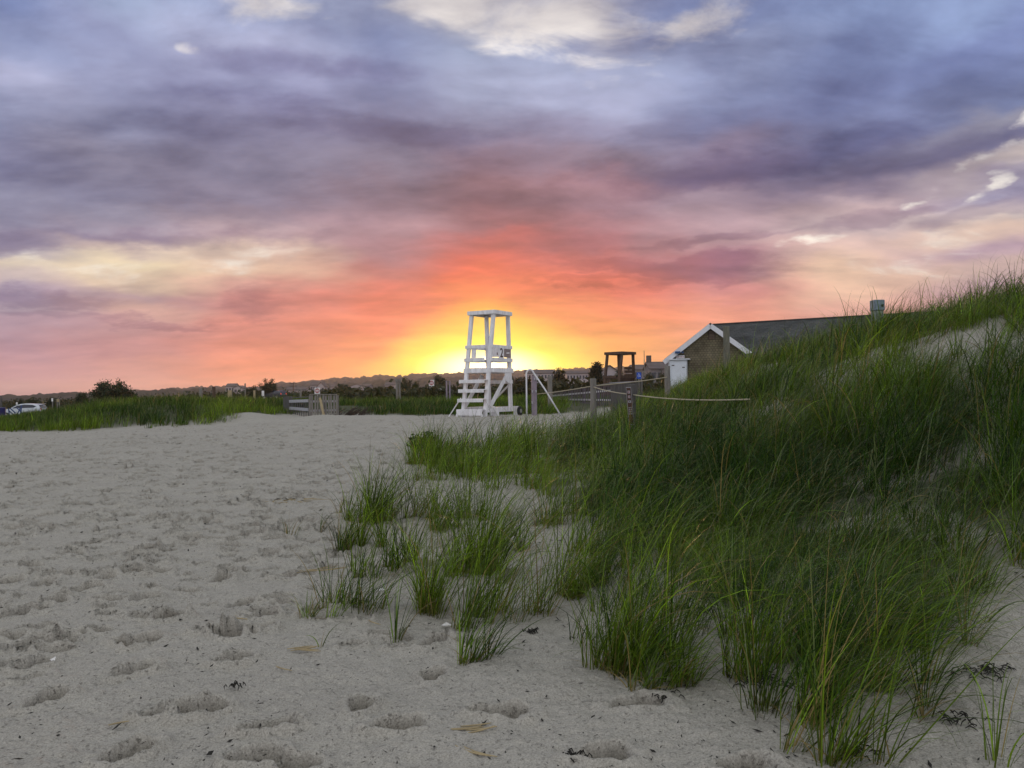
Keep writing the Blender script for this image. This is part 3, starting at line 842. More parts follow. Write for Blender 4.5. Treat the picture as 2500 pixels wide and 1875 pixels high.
for i, (px, py, nb, hgt, rad, dry, lab) in enumerate(TUFTS):
    g = G(px, py); rg = np.random.default_rng(100 + i)
    ns = 1 if nb < 15 else (3 if nb < 60 else 6)
    cs = np.array([[g.x, g.y]]) + (rg.normal(0, 1, (ns, 2)) * np.array([rad * 0.75, rad * 0.45]) if ns > 1 else 0)
    V, Fq, C = field(cs, nb * (1.7 if ns == 1 else 2.2) / ns, rad * (0.8 if ns == 1 else 0.38), hgt * 1.38, 0.0062 if g.y < 7 else 0.0078, 8, rg, dry, 0.75 if hgt > 0.5 else 0.0, np.clip(np.array([0.55 + 0.3 * (i % 3) - 0.2]) + rg.normal(0, 0.15, ns), 0, 1), (0.4, 2.1), None if ns == 1 else rg.uniform(0.65, 1.15, ns), 0.16)
    o = arr('grass_tuft', V, Fq, GRASS, C, org=(g.x, g.y, g.z))
    tag(o, lab, 'grass tuft', 'single grass tufts on the open sand')

# ------------------------------------------------------------------ leafy plants, bushes and trees
LEAF = leaf_mat('leaf', 0.2, 0.6, 0.2)
BARK = mat('bark', (0.06, 0.045, 0.035), 0.9, 0.4, 12, 0.4)


def leaf_cloud(pts, per, rad, size, col, rg, aspect=0.55, var=0.35):
    n = len(pts); m = n * per
    c = np.repeat(np.asarray(pts), per, 0) + rg.normal(0, 1, (m, 3)) * rad * np.array([1, 1, 0.8])
    d = rg.normal(0, 1, (m, 3)); d /= np.linalg.norm(d, axis=1)[:, None]
    e = np.cross(d, rg.normal(0, 1, (m, 3))); e /= np.linalg.norm(e, axis=1)[:, None]
    s = size * rg.uniform(0.6, 1.4, m)[:, None]
    a = d * s; b = e * s * aspect
    V = np.stack([c - a, c - b * 0.9, c + a, c + b * 0.9], 1).reshape(-1, 3)
    Fq = np.arange(m * 4).reshape(-1, 4)
    cl = np.repeat(rg.uniform(1 - var, 1 + var, n), per) * rg.uniform(0.75, 1.25, m)
    C = np.repeat(np.array(col)[None] * cl[:, None], 4, 0)
    return V, Fq, C


def bush(px, ptop, Y, wpx, label, name='shrub', cat='shrub', group='shrubs behind the dunes', col=(0.025, 0.04, 0.018), dens=1.0, shape='dome', seed=0, skew=0.0):
    rg = np.random.default_rng(300 + seed + int(px))
    top = P(px, ptop, Y); x = top.x; z0 = Hs(x, Y); h = max(0.5, top.z - z0); w = wpx / F * Y
    root = thing(name, (x, Y, z0), label, cat, group)
    tb = MB(); tips = []
    nl = int(14 + 9 * dens)
    for k in range(nl):
        a = rg.uniform(0, 6.28)
        if shape == 'cone':
            hz = h * rg.uniform(0.15, 1.0); rr = w / 2 * (1.05 - hz / h) ** 0.8 * rg.uniform(0.6, 1.05)
        else:
            rr = w / 2 * math.sqrt(rg.random()) * 0.95; hz = h * math.sqrt(max(0.08, 1 - (rr / (w / 2)) ** 2 * 0.75)) * rg.uniform(0.62, 1.08)
        tip = Vector((x + math.cos(a) * rr + skew * hz, Y + math.sin(a) * rr * 0.8, z0 + hz)); st = Vector((x + skew * hz * 0.3, Y, z0 + (hz * 0.5 if shape == 'cone' else h * rg.uniform(0.05, 0.3))))
        mid = st.lerp(tip, 0.55) + Vector((0, 0, h * 0.06))
        tb.tube([st, mid, tip], [h * 0.022, h * 0.015, h * 0.006], 5)
        for t in np.linspace(0.35, 1.0, 7):
            q = (st.lerp(mid, t * 2) if t < 0.5 else mid.lerp(tip, t * 2 - 1)); tips.append((q.x, q.y, q.z))
    tb.tube([(x, Y, z0 - 0.1), (x + skew * h * 0.3, Y, z0 + h * 0.35), (x + skew * h * 0.8, Y, z0 + h * (0.9 if shape == 'cone' else 0.6))], [h * 0.05, h * 0.035, h * 0.012], 7)
    tb.build('trunk', BARK, root)
    sc = max(h, w)
    V, Fq, C = leaf_cloud(tips, int(26 * dens), sc * 0.05, max(0.026 * sc, 0.04), col, rg, 0.45)
    arr('crown', V, Fq, LEAF, C, parent=root)
    return root


bush(272, 933, 100, 108, 'widest dark spreading shrub on the skyline above the left dune grass', 'spreading_shrub', dens=1.7)
bush(200, 957, 95, 32, 'small dark shrub just left of the widest spreading shrub', dens=1.2, seed=2)
bush(50, 975, 115, 24, 'low round dark bush above the bonnet of the white car', dens=1.2, seed=3)
bush(78, 969, 118, 22, 'taller dark bush above the roof of the white car', dens=1.3, seed=4)
bush(127, 970, 120, 20, 'little bush behind the small white sign right of the white car', dens=1.1, seed=5)
bush(655, 927, 150, 56, 'dark tree with ragged top behind the dark car', 'dark_tree', 'tree', dens=1.6, seed=6)
bush(615, 943, 155, 50, 'lower bush joined to the left of the ragged dark tree', dens=1.4, seed=7)
bush(838, 930, 190, 38, 'rounded bush right of the white house cluster', dens=1.4, seed=8)
bush(988, 922, 170, 40, 'round dark tree behind the T shaped post', 'dark_tree', 'tree', dens=1.5, seed=9)
bush(1016, 931, 175, 22, 'small round bush right of the T shaped post', dens=1.2, seed=10)
bush(1076, 914, 150, 40, 'dark tree behind the right hand no entry sign', 'dark_tree', 'tree', dens=1.5, seed=11)
bush(926, 944, 120, 34, 'low blackish bush left of the T shaped post', dens=1.4, seed=12)
bush(1366, 901, 130, 36, 'dome shaped dark bush right of the white pipe arch', dens=1.5, seed=13, col=(0.028, 0.03, 0.018))
bush(1447, 886, 95, 56, 'pointed evergreen with a leaning tip behind the rope post', 'evergreen_tree', 'tree', dens=1.8, shape='cone', seed=14, skew=0.12, col=(0.02, 0.026, 0.016))
bush(1508, 906, 110, 30, 'low bush seen through the legs of the brown lifeguard tower', dens=1.2, seed=15)
bush(1585, 910, 100, 26, 'dark bush right of the blue sign', dens=1.2, seed=16)
bush(1618, 904, 105, 18, 'little bush in front of the grey shingled house', dens=1.1, seed=17)
bush(1270, 921, 100, 46, 'brownish bush between the white tower and the white pipe arch', dens=1.4, seed=18, col=(0.05, 0.035, 0.018))
bush(728, 985, 37.5, 40, 'dark green bush against the left end of the wooden gate', dens=1.5, seed=19, col=(0.02, 0.04, 0.012))

# leafy plants in the grass of the near dune
for (px, py, h, w, lab, s) in [(1030, 1108, 0.45, 0.6, 'dark leafy beach plant at the far edge of the tufts', 1), (1975, 830, 0.5, 0.9, 'brownish leafy bush on the dune flank below the roof', 2),
                               (2400, 720, 0.55, 1.0, 'bright green leafy bush on the dune crest', 3), (2330, 735, 0.45, 0.7, 'darker leafy bush left of the bright one on the crest', 4),
                               (2480, 690, 0.6, 0.7, 'leafy bush at the top of the dune by the picture edge', 5), (1790, 900, 0.4, 0.6, 'dusky low bush on the dune below the piling', 6)]:
    g = G(px, py); rg = np.random.default_rng(700 + s)
    root = thing('leafy_plant', (g.x, g.y, g.z), lab, 'plant', 'leafy plants among the dune grass')
    tb = MB(); pts = []
    for k in range(14):
        a = rg.uniform(0, 6.28); rr = w / 2 * math.sqrt(rg.random()); hz = h * rg.uniform(0.55, 1.0)
        tip = Vector((g.x + math.cos(a) * rr, g.y + math.sin(a) * rr, g.z + hz))
        tb.tube([(g.x + math.cos(a) * rr * 0.3, g.y + math.sin(a) * rr * 0.3, g.z - 0.03), tip.lerp(Vector((g.x, g.y, g.z + hz)), 0.25) - Vector((0, 0, hz * 0.4)), tip], [0.007, 0.005, 0.003], 5)
        for t in (0.45, 0.65, 0.85, 1.0): pts.append((g.x + math.cos(a) * rr * (0.3 + 0.7 * t), g.y + math.sin(a) * rr * (0.3 + 0.7 * t), g.z + hz * t))
    tb.build('stem', BARK, root)
    V, Fq, C = leaf_cloud(pts, 10, 0.05, 0.042, (0.05, 0.045, 0.02) if s in (2, 6) else ((0.06, 0.11, 0.02) if s == 3 else (0.022, 0.05, 0.015)), rg, 0.6)
    arr('foliage', V, Fq, LEAF, C, parent=root)


def thicket():
    rg = np.random.default_rng(55)
    parts = []
    for (u0, u1, y0, y1, n, hmin, hmax, col) in [(-0.40, 0.02, 130, 260, 1500, 0.6, 1.5, (0.028, 0.036, 0.014)), (-0.75, -0.40, 130, 240, 260, 0.6, 1.4, (0.03, 0.036, 0.014)), (0.0, 0.25, 60, 180, 800, 0.7, 1.5, (0.038, 0.036, 0.013)),
                                                  (-0.22, 0.02, 62, 130, 400, 0.2, 0.5, (0.035, 0.038, 0.014))]:
        Y = rg.uniform(y0, y1, n); X = rg.uniform(u0, u1, n) * Y
        kk = ~((Y < 160) & (X / Y > -0.33) & (X / Y < -0.265)); X = X[kk]; Y = Y[kk]; n = len(X)
        h = rg.uniform(hmin, hmax, n) * (0.6 + 0.8 * (0.5 + fbm(X / 14, Y / 14, 12, 2)))
        z = H(X, Y)
        pts = np.concatenate([np.stack([X + rg.normal(0, 0.8, n), Y, z + h * k], -1) for k in (0.2, 0.5, 0.8)])
        parts.append(leaf_cloud(pts, 14, 0.55, 0.30, col, rg, 0.6))
    V, Fq, C = cat_mesh(parts)
    o = arr('shrub_thicket', V, Fq, LEAF, C)
    tag(o, 'low dark shrub thicket across the marsh', 'shrubs', kind='stuff')


thicket()

# ------------------------------------------------------------------ far wooded hills
PROFILE = [(-900, 972), (0, 968), (20, 966), (100, 962), (183, 955), (190, 958), (250, 957), (340, 951), (390, 951), (412, 944), (440, 944), (520, 941), (580, 944), (620, 942), (700, 930), (760, 926), (850, 920),
           (905, 917), (915, 913), (930, 913), (938, 917), (1000, 912), (1050, 909), (1100, 906), (1150, 905), (1290, 901), (1370, 899), (1385, 897), (1420, 895), (1460, 894), (1560, 892), (1600, 896), (1700, 900), (2600, 905), (3400, 915)]


def hills():
    for nm, r0, r1, r2, dz, s, amp, c in [('wooded_hill', 640, 820, 1100, 0, 3, 4.5, (0.020, 0.020, 0.012)), ('far_hill', 1150, 1500, 1900, -4, 8, 7.5, (0.022, 0.020, 0.018))]:
        a = np.linspace(-58, 58, 1500); r = np.concatenate([np.linspace(r0, r1, 26), np.linspace(r1, r2, 8)[1:]])
        ea = []; eh = []
        for px, py in PROFILE:
            q = azel(px, py); ea.append(math.degrees(q[0])); eh.append(q[1])
        e = np.interp(a, ea, eh)
        A, Rr = np.meshgrid(np.radians(a), r)
        top = (np.tan(e) * r1)[None, :] + EYE + dz
        if nm == 'wooded_hill':
            top = EYE + (top - EYE) * (0.62 + 0.28 * fbm(a / 7.0, a * 0, 4, 3))[None, :]
        prof = sstep(r0, r1, Rr)
        X = Rr * np.sin(A); Y = Rr * np.cos(A)
        Z = np.where(Rr <= r1, -1 + (top + 1) * prof ** 0.8, top)
        Z = Z + amp * (fbm(A * r1 / 11.0, Rr / 24.0, s, 4)) * (0.3 + 0.7 * prof)
        nr, nc = X.shape
        V = np.stack([X, Y, Z], -1).reshape(-1, 3)
        i = np.arange(nr - 1)[:, None] * nc; j = np.arange(nc - 1)[None, :]
        Fq = np.stack([i + j, i + j + 1, i + nc + j + 1, i + nc + j], -1).reshape(-1, 4)
        o = arr(nm, V, Fq[:, ::-1], mat(nm + ' woods', c, 0.95, 0.5, 0.12), smooth=False)
        tag(o, kind='structure')


hills()

# ------------------------------------------------------------------ wood and metal palette
WHITE = mat('white painted wood', (0.80, 0.79, 0.80), 0.55, 0.08, 9, 0.25, (1, 1, 0.25), c2=(0.58, 0.56, 0.56))
WGREY = mat('grey weathered wood', (0.20, 0.185, 0.165), 0.85, 0.35, 14, 0.4, (1, 1, 0.15))
DGREY = mat('dark weathered wood', (0.10, 0.095, 0.09), 0.85, 0.35, 14, 0.4, (1, 1, 0.15))
PURP = mat('purplish painted post', (0.26, 0.22, 0.26), 0.7, 0.2, 10, 0.2, (1, 1, 0.3))
BROWN = mat('brown stained wood', (0.085, 0.055, 0.04), 0.8, 0.35, 12, 0.3, (1, 1, 0.2))
PALEW = mat('pale new timber', (0.36, 0.29, 0.17), 0.8, 0.2, 12, 0.2, (1, 1, 0.2))
TANW = shingle('tan shingle', (0.20, 0.175, 0.115), (0.155, 0.135, 0.09), 0.16, 0.13)
ROOF = shingle('dark asphalt shingle', (0.095, 0.10, 0.098), (0.065, 0.07, 0.068), 0.3, 0.08)
TRIM = mat('pale trim paint', (0.66, 0.67, 0.70), 0.5, 0.08, 5)
DOORP = mat('pale door paint', (0.62, 0.66, 0.70), 0.5, 0.08, 5)
BLACK = mat('black rubber', (0.02, 0.02, 0.022), 0.6, 0.3, 10)
RAILP = mat('pale grey rail', (0.33, 0.33, 0.35), 0.7, 0.15, 8)
STEEL = mat('galvanised steel', (0.45, 0.45, 0.47), 0.35, 0.15, 20, metal=0.8)
ROPE = mat('pale rope', (0.42, 0.37, 0.26), 0.85, 0.3, 60, 0.6)
RED = mat('sign red', (0.35, 0.02, 0.02), 0.4, 0.08, 6)
SIGNW = mat('sign white', (0.75, 0.75, 0.74), 0.4, 0.05, 6)
BLUE = mat('sign blue', (0.01, 0.07, 0.42), 0.4, 0.08, 6)
INK = mat('dark stencil paint', (0.07, 0.035, 0.03), 0.7, 0.2, 10)
NAVY = mat('navy plastic', (0.012, 0.014, 0.09), 0.4, 0.2, 6)
GLASS = mat('car glass', (0.012, 0.02, 0.035), 0.08, 0.2, 2, spec=0.6)


def text_mesh(txt, size, origin, xa, ya, na, material, parent, name='lettering', depth=0.006, wide=1.0):
    cu = bpy.data.curves.new(name, 'FONT'); cu.body = txt; cu.size = size; cu.align_x = 'CENTER'; cu.align_y = 'CENTER'; cu.extrude = depth; cu.offset = size * 0.012
    tmp = bpy.data.objects.new('tmp', cu); COL.objects.link(tmp)
    dg = bpy.context.evaluated_depsgraph_get()
    me = bpy.data.meshes.new_from_object(tmp.evaluated_get(dg))
    bpy.data.objects.remove(tmp); bpy.data.curves.remove(cu)
    off = ORG[parent.name]; o0 = Vector(origin)
    for v in me.vertices:
        c = v.co.copy(); v.co = o0 + Vector(xa) * c.x * wide + Vector(ya) * c.y + Vector(na) * c.z - off
    me.materials.clear(); me.materials.append(material); me.name = name
    o = bpy.data.objects.new(name, me); COL.objects.link(o); o.parent = parent; ORG[o.name] = off
    return o


# ------------------------------------------------------------------ lifeguard towers
def tower(O, yaw, k, wood, label, number=None, steps=True, group=None):
    a = Vector((math.cos(yaw), -math.sin(yaw), 0)); b = Vector((math.sin(yaw), math.cos(yaw), 0)); O = Vector(O)

    def q(s, t, z): return O + (a * s + b * t + Vector((0, 0, z))) * k
    root = thing('lifeguard_tower', O, label, 'lifeguard tower', group)
    ztop = 4.0; FS, BS = -0.70, 0.14

    def leg(s, t0, t1, z):  # point on a leg at height z
        f = z / ztop; return q(s, t0 * (1 - f) + t1 * f, z)
    LG = {'near': (0, FS, 0), 'left': (-1, FS, 0), 'right': (0, 1.05 + BS, 1.05), 'back': (-1, 1.05 + BS, 1.05)}
    for nm, (s, t0, t1) in LG.items():
        zb = -0.05 if nm in ('near', 'left') else 0.38
        MB().beam(leg(s, t0, t1, zb), leg(s, t0, t1, ztop), 0.15 * k, 0.10 * k, up=tuple(b)).build('leg', wood, root, bevel=0.006)
    # roof: slab with a fascia
    m = MB(); c = q(-0.5, 0.52, ztop + 0.06)
    m.box(c, (1.24 * k, 1.26 * k, 0.03 * k), -yaw)
    for s0, t0, s1, t1 in ((-1.13, -0.11, 0.13, -0.11), (-1.13, 1.16, 0.13, 1.16), (0.11, -0.085, 0.11, 1.135), (-1.11, -0.085, -1.11, 1.135)):
        m.beam(q(s0, t0, ztop + 0.025), q(s1, t1, ztop + 0.025), 0.045 * k, 0.15 * k)
    m.build('roof', wood, root, bevel=0.005)
    # deck
    zd = 1.78
    m = MB()
    for i in range(9):
        t = -0.32 + i * 0.175
        m.beam(q(-1.1, t, zd + 0.09), q(0.1, t, zd + 0.09), 0.165 * k, 0.035 * k)
    m.build('deck', wood, root)
    m = MB()
    m.beam(q(-1.12, -0.43, zd), q(0.12, -0.43, zd), 0.05 * k, 0.17 * k); m.beam(q(0.10, -0.4, zd + 0.01), q(0.10, 1.24, zd + 0.01), 0.05 * k, 0.16 * k)
    m.beam(q(-1.10, -0.4, zd), q(-1.10, 1.24, zd), 0.05 * k, 0.16 * k); m.beam(q(-1.1, 1.22, zd), q(0.1, 1.22, zd), 0.05 * k, 0.16 * k)
    m.build('deck_frame', wood, root, bevel=0.004)
    # arm rails on the two sides and the front
    for zr, hh in ((2.70, 0.13), (2.20, 0.14)):
        f = zr / ztop; tf = FS * (1 - f); tb_ = 1.05 + BS * (1 - f)
        for s in (0.10, -1.10):
            MB().beam(q(s, tf - 0.07, zr), q(s, tb_ + 0.08, zr), 0.04 * k, hh * k).build('rail', wood, root, bevel=0.004)
        MB().beam(q(-1.12, tf - 0.075, zr), q(-0.18, tf - 0.075, zr), 0.04 * k, hh * k).build('rail', wood, root, bevel=0.004)
        MB().beam(q(-1.08, tb_ + 0.075, zr), q(0.08, tb_ + 0.075, zr), 0.04 * k, hh * k).build('rail', wood, root, bevel=0.004)
    MB().beam(q(-0.74, -0.30, 2.28), q(-0.74, -0.26, 2.64), 0.20 * k, 0.03 * k, up=tuple(b)).build('upright_board', wood, root, bevel=0.003)
    # seat and seat back inside the rails
    m = MB(); m.box(q(-0.5, 0.75, 2.22), (0.95 * k, 0.45 * k, 0.04 * k), -yaw); m.build('seat', wood, root, bevel=0.004)
    MB().beam(q(-0.97, 1.0, 2.55), q(-0.03, 1.0, 2.55), 0.03 * k, 0.40 * k).build('seat_back', wood, root, bevel=0.004)
    if not steps:
        for zz_ in (2.78, 2.98, 3.18):
            MB().beam(q(0.09, 0.10, zz_), q(0.09, 1.0, zz_), 0.035 * k, 0.15 * k).build('back_slat', wood, root, bevel=0.004)
        MB().beam(q(-1.08, -0.24, 2.62), q(0.0, -0.24, 2.62), 0.05 * k, 0.10 * k).build('rail', wood, root, bevel=0.004)
    # steps with side stringers
    if steps:
        for zs in (0.30, 0.70, 1.06, 1.42):
            f = zs / ztop; t = FS * (1 - f)
            m = MB(); m.beam(q(-1.14, t - 0.16, zs), q(0.02, t - 0.16, zs), 0.22 * k, 0.035 * k); m.beam(q(-1.14, t - 0.27, zs - 0.055 - (0.05 if zs < 0.5 else 0)), q(0.02, t - 0.27, zs - 0.055 - (0.05 if zs < 0.5 else 0)), 0.028 * k, (0.12 if zs > 0.5 else 0.22) * k)
            m.build('step', wood, root, bevel=0.004)
        for s in (-1.13, 0.01):
            MB().beam(q(s, FS - 0.22, -0.06), q(s, FS - 0.20, 0.13), 0.07 * k, 0.07 * k).build('step_foot', wood, root)
        MB().tube([q(-1.16, FS * 0.75 - 0.05, 0.75), q(-1.46, FS - 0.35, -0.03)], 0.022 * k, 6).build('guy_bar', wood, root)
        MB().tube([q(-0.32, -0.52, 1.66), q(-0.30, -0.60, 1.2), q(-0.36, -0.66, 0.62)], 0.012 * k, 6).build('hanging_rope', mat('tan cord', (0.32, 0.24, 0.16), 0.9, 0.2, 20), root)
        MB().tube([q(-0.10, -0.22, 2.62), q(-0.12, -0.20, 3.05), q(-0.06, -0.12, 3.14)], 0.014 * k, 6, ).build('grab_handle', STEEL, root)
    # base beams, foot blocks, braces
    for s in (0.0, -1.0):
        MB().beam(q(s, FS + 0.05, 0.29), q(s, 1.55, 0.29), 0.10 * k, 0.20 * k).build('base_beam', wood, root, bevel=0.005)
        for t in (0.02, 1.50):
            MB().box(q(s + (0.06 if s == 0 else -0.06), t, 0.16), (0.16 * k, 0.16 * k, 0.46 * k), -yaw).build('foot_block', wood, root, bevel=0.006)
        so = 0.075 if s == 0 else -1.075
        MB().beam(q(so, -0.42, 0.42), q(so, 0.80, 1.62), 0.03 * k, 0.19 * k).build('brace', wood, root, bevel=0.004)
    MB().prism([q(0.078, 0.62, 1.70), q(0.078, 1.09, 1.70), q(0.078, 1.11, 1.30), q(0.078, 0.95, 1.28), q(0.078, 0.62, 1.42)], a * 0.03 * k).build('gusset_plate', wood, root)
    MB().beam(q(-1.0, 1.22, 0.45), q(0.0, 1.20, 1.30), 0.12 * k, 0.03 * k).build('brace', wood, root)
    MB().beam(q(-1.05, 1.28, 1.36), q(0.05, 1.28, 1.36), 0.03 * k, 0.14 * k).build('cross_bar', wood, root)
    for s in (0.16, -1.16):
        c = q(s, 1.62, 0.20); m = MB(); m.tube([c - a * 0.05 * k, c + a * 0.05 * k], 0.19 * k, 18)
        w = m.build('wheel', BLACK, root)
        m = MB(); m.tube([c - a * 0.056 * k, c + a * 0.056 * k], 0.08 * k, 12); m.build('hub', STEEL, w)
    for s in (0.0, -1.0):
        MB().beam(q(s, -0.95, -0.03), q(s, 1.8, -0.03), 0.14 * k, 0.07 * k).build('skid', DGREY, root)
    if number:
        zc = 2.45
        bd = MB(); bd.beam(q(0.128, 0.13, zc), q(0.128, 0.50, zc), 0.012, 0.46, ); bd = bd.build('number_board', WHITE, root)
        text_mesh(number, 0.50, q(0.136, 0.33, zc), b, (0, 0, 1), a, INK, bd, 'number', 0.004, 0.95)
        MB().beam(q(0.124, 0.54, zc + 0.01), q(0.124, 1.02, zc + 0.01), 0.012, 0.34).build('side_panel', mat('greyish pink panel', (0.24, 0.19, 0.18), 0.7, 0.15, 8), root)
        MB().beam(q(0.132, 0.70, zc + 0.02), q(0.132, 0.92, zc + 0.03), 0.008, 0.045).build('slot_glint', SIGNW, root)  # white strip painted in for light shining through a slot
        MB().beam(q(0.132, -0.01, zc - 0.03), q(0.132, 0.06, zc - 0.03), 0.008, 0.10).build('board_edge', MATS['greyish pink panel'], root)
    return root


tx, ty = (1207 - 1250) / F * 31.2, 31.2
tower((tx, ty, 0.60), R(31), 1.015, WHITE, 'white wooden lifeguard tower with number 2 on its side, sun behind it', number='2')
tp = P(1519, 920, 50)
tower((tp.x, 50.0, P(1516, 856, 50).z - 4.15 * 1.12), R(44), 1.12, BROWN, 'brown unpainted lifeguard tower beyond the boardwalk fence', steps=False)

# ------------------------------------------------------------------ white pipe arch and shower post
g0 = Vector(((1286 - 1250) / F * 31, 31.0, 0)); zg = Hs(g0.x, 31)
pth = [P(1286, 1019, 31), P(1285.5, 960, 31), P(1285, 920, 31)]
for t in np.linspace(0, 1, 9):
    ang = math.pi * (1 - t * 0.84)
    c = P(1294, 916, 31); pth.append(c + Vector((math.cos(ang) * 9.5 * 31 / F, 0, math.sin(ang) * 14 * 31 / F)))
pth += [P(1330, 950, 31), P(1372, 1019, 31)]
MB().tube(pth, 0.032, 10).build('pipe_arch', mat('white pipe', (0.7, 0.7, 0.72), 0.35, 0.08, 5), org=(g0.x, 31.0, zg), smooth=True)
tag(bpy.data.objects['pipe_arch'], 'bent white pipe forming a lopsided arch on the sand', 'pipe arch')


def post(px, ptop, Y, wpx, material, label, name='wooden_post', cat='post', group=None, round_=False, cap=True, lean=0.0, dpx=None, sink=0.25):
    t = P(px, ptop, Y); x = t.x + 0.0; z0 = Hs(x, Y); w = wpx / F * Y; h = t.z
    m = MB()
    lx = lean * (h - z0)
    if round_:
        m.tube([(x - lx, Y, z0 - sink), (x, Y, h - 0.015), (x, Y, h)], [w / 2, w / 2, w / 2 * 0.86], 14)
    else:
        d = w if dpx is None else dpx / F * Y
        b0 = Vector((x - lx, Y, z0 - sink)); 
        m.beam(b0, (x, Y, h - w * 0.12), w, d, up=(0, 1, 0)); m.beam((x, Y, h - w * 0.12), (x, Y, h), w, d, up=(0, 1, 0), w2=w * 0.8, h2=d * 0.8)
    o = m.build(name, material, org=(x - lx, Y, z0), smooth=False)
    return tag(o, label, cat, group)


# shower post with taps
t = P(1303.5, 918, 31.6); zg = Hs(t.x, 31.6)
sh = thing('shower_post', (t.x, 31.6, zg), 'purplish foot shower post with taps beside the white pipe arch', 'shower post')
MB().box((t.x, 31.6, (t.z + zg - 0.2) / 2), (0.21, 0.21, t.z - zg + 0.2)).build('column', PURP, sh, bevel=0.012)
for dxp, py in ((-0.07, 955), (0.07, 955), (0.09, 926), (-0.09, 982), (0.02, 925)):
    z = P(1303, py, 31.6).z
    m = MB(); m.tube([(t.x + dxp, 31.5, z), (t.x + dxp, 31.42, z), (t.x + dxp, 31.38, z - 0.05)], 0.022, 8); m.tube([(t.x + dxp - 0.03, 31.46, z + 0.03), (t.x + dxp + 0.03, 31.46, z + 0.03)], 0.01, 6)
    m.build('tap', STEEL, sh)
post(1342, 917, 39, 11, WGREY, 'grey timber post behind the slanting side of the pipe arch', lean=-0.01)

# ------------------------------------------------------------------ rope line along the dune
def rope_post(px, ptop, Y, wpx, lab, m_=WGREY): return post(px, ptop, Y, wpx, m_, lab, 'rope_post', 'post', 'rope fence posts', True, sink=0.4)


rope_post(1448, 924, 20, 15.5, 'weathered round rope post standing in front of the picket fence')
rope_post(1543, 938, 17, 17.5, 'short dark rope post directly behind the brown trail marker', DGREY)
rope_post(1629, 893, 23, 14, 'grey rope post in the grass beside the white shed door')


def rope(p0, p1, sag, label, r=0.0125):
    pts = []
    for t in np.linspace(0, 1, 16):
        q = Vector(p0).lerp(Vector(p1), t); q.z -= sag * 4 * t * (1 - t); pts.append(q)
    mid = Vector(p0)
    o = MB().tube(pts, r, 7).build('rope', ROPE, org=mid, smooth=True)
    tag(o, label, 'rope', 'ropes of the dune fence')


rope(P(1450, 945, 19.9), P(1543, 963, 16.95), 0.03, 'slack rope from the weathered post to the short dark post')
rope(P(1546, 964, 16.95), P(1830, 975, 12.3), 0.05, 'rope running from the short dark post into the dune grass')
rope(P(1444, 943, 20.05), P(1311, 962, 31.5), 0.02, 'rope from the weathered post back to the shower post')
rope(P(1452, 942, 20.0), P(1628, 921, 22.9), 0.02, 'rope rising from the weathered post to the post by the shed')

# trail marker
Ym = 16.4; m0, m1 = P(1540, 1016, Ym), P(1534, 945, Ym); mk = thing('trail_marker', (m0.x, Ym, m0.z), 'narrow brown upright marker with white edge and pictograms, leaning', 'marker')
hw = 6.2 / F * Ym


def mkq(u, v, off): return m0.lerp(m1, v) + Vector((u * hw, -off, 0))


MB().prism([mkq(-1, -0.3, 0), mkq(1, -0.3, 0), mkq(1, 1, 0), mkq(-1, 1, 0)], (0, 0.006, 0)).build('white_edge', RAILP, mk)
MB().prism([mkq(-0.86, -0.28, 0.004), mkq(0.86, -0.28, 0.004), mkq(0.86, 0.975, 0.004), mkq(-0.86, 0.975, 0.004)], (0, 0.002, 0)).build('brown_face', mat('marker brown', (0.075, 0.035, 0.022), 0.5, 0.1, 8), mk)
for v, h, wd in ((0.78, 0.10, 0.5), (0.62, 0.09, 0.45), (0.46, 0.08, 0.55)):
    s_ = MB().prism([mkq(-wd, v, 0.007), mkq(wd, v, 0.007), mkq(wd, v + h, 0.007), mkq(-wd, v + h, 0.007)], (0, 0.002, 0)).build('pictogram', RAILP, mk)
    MB().prism([mkq(-wd * 0.5, v + h * 0.2, 0.009), mkq(wd * 0.4, v + h * 0.35, 0.009), mkq(wd * 0.2, v + h * 0.8, 0.009), mkq(-wd * 0.3, v + h * 0.65, 0.009)], (0, 0.0015, 0)).build('symbol', RED if v > 0.5 else INK, s_)
for v in (0.06, 0.13, 0.20, 0.27):
    MB().prism([mkq(-0.6, v, 0.007), mkq(-0.05, v, 0.007), mkq(-0.05, v + 0.035, 0.007), mkq(-0.6, v + 0.035, 0.007)], (0, 0.002, 0)).add([mkq(0.15, v, 0.007), mkq(0.6, v, 0.007), mkq(0.6, v + 0.045, 0.007), mkq(0.15, v + 0.045, 0.007)], [(0, 1, 2, 3)]).build('lettering_line', RAILP, mk)

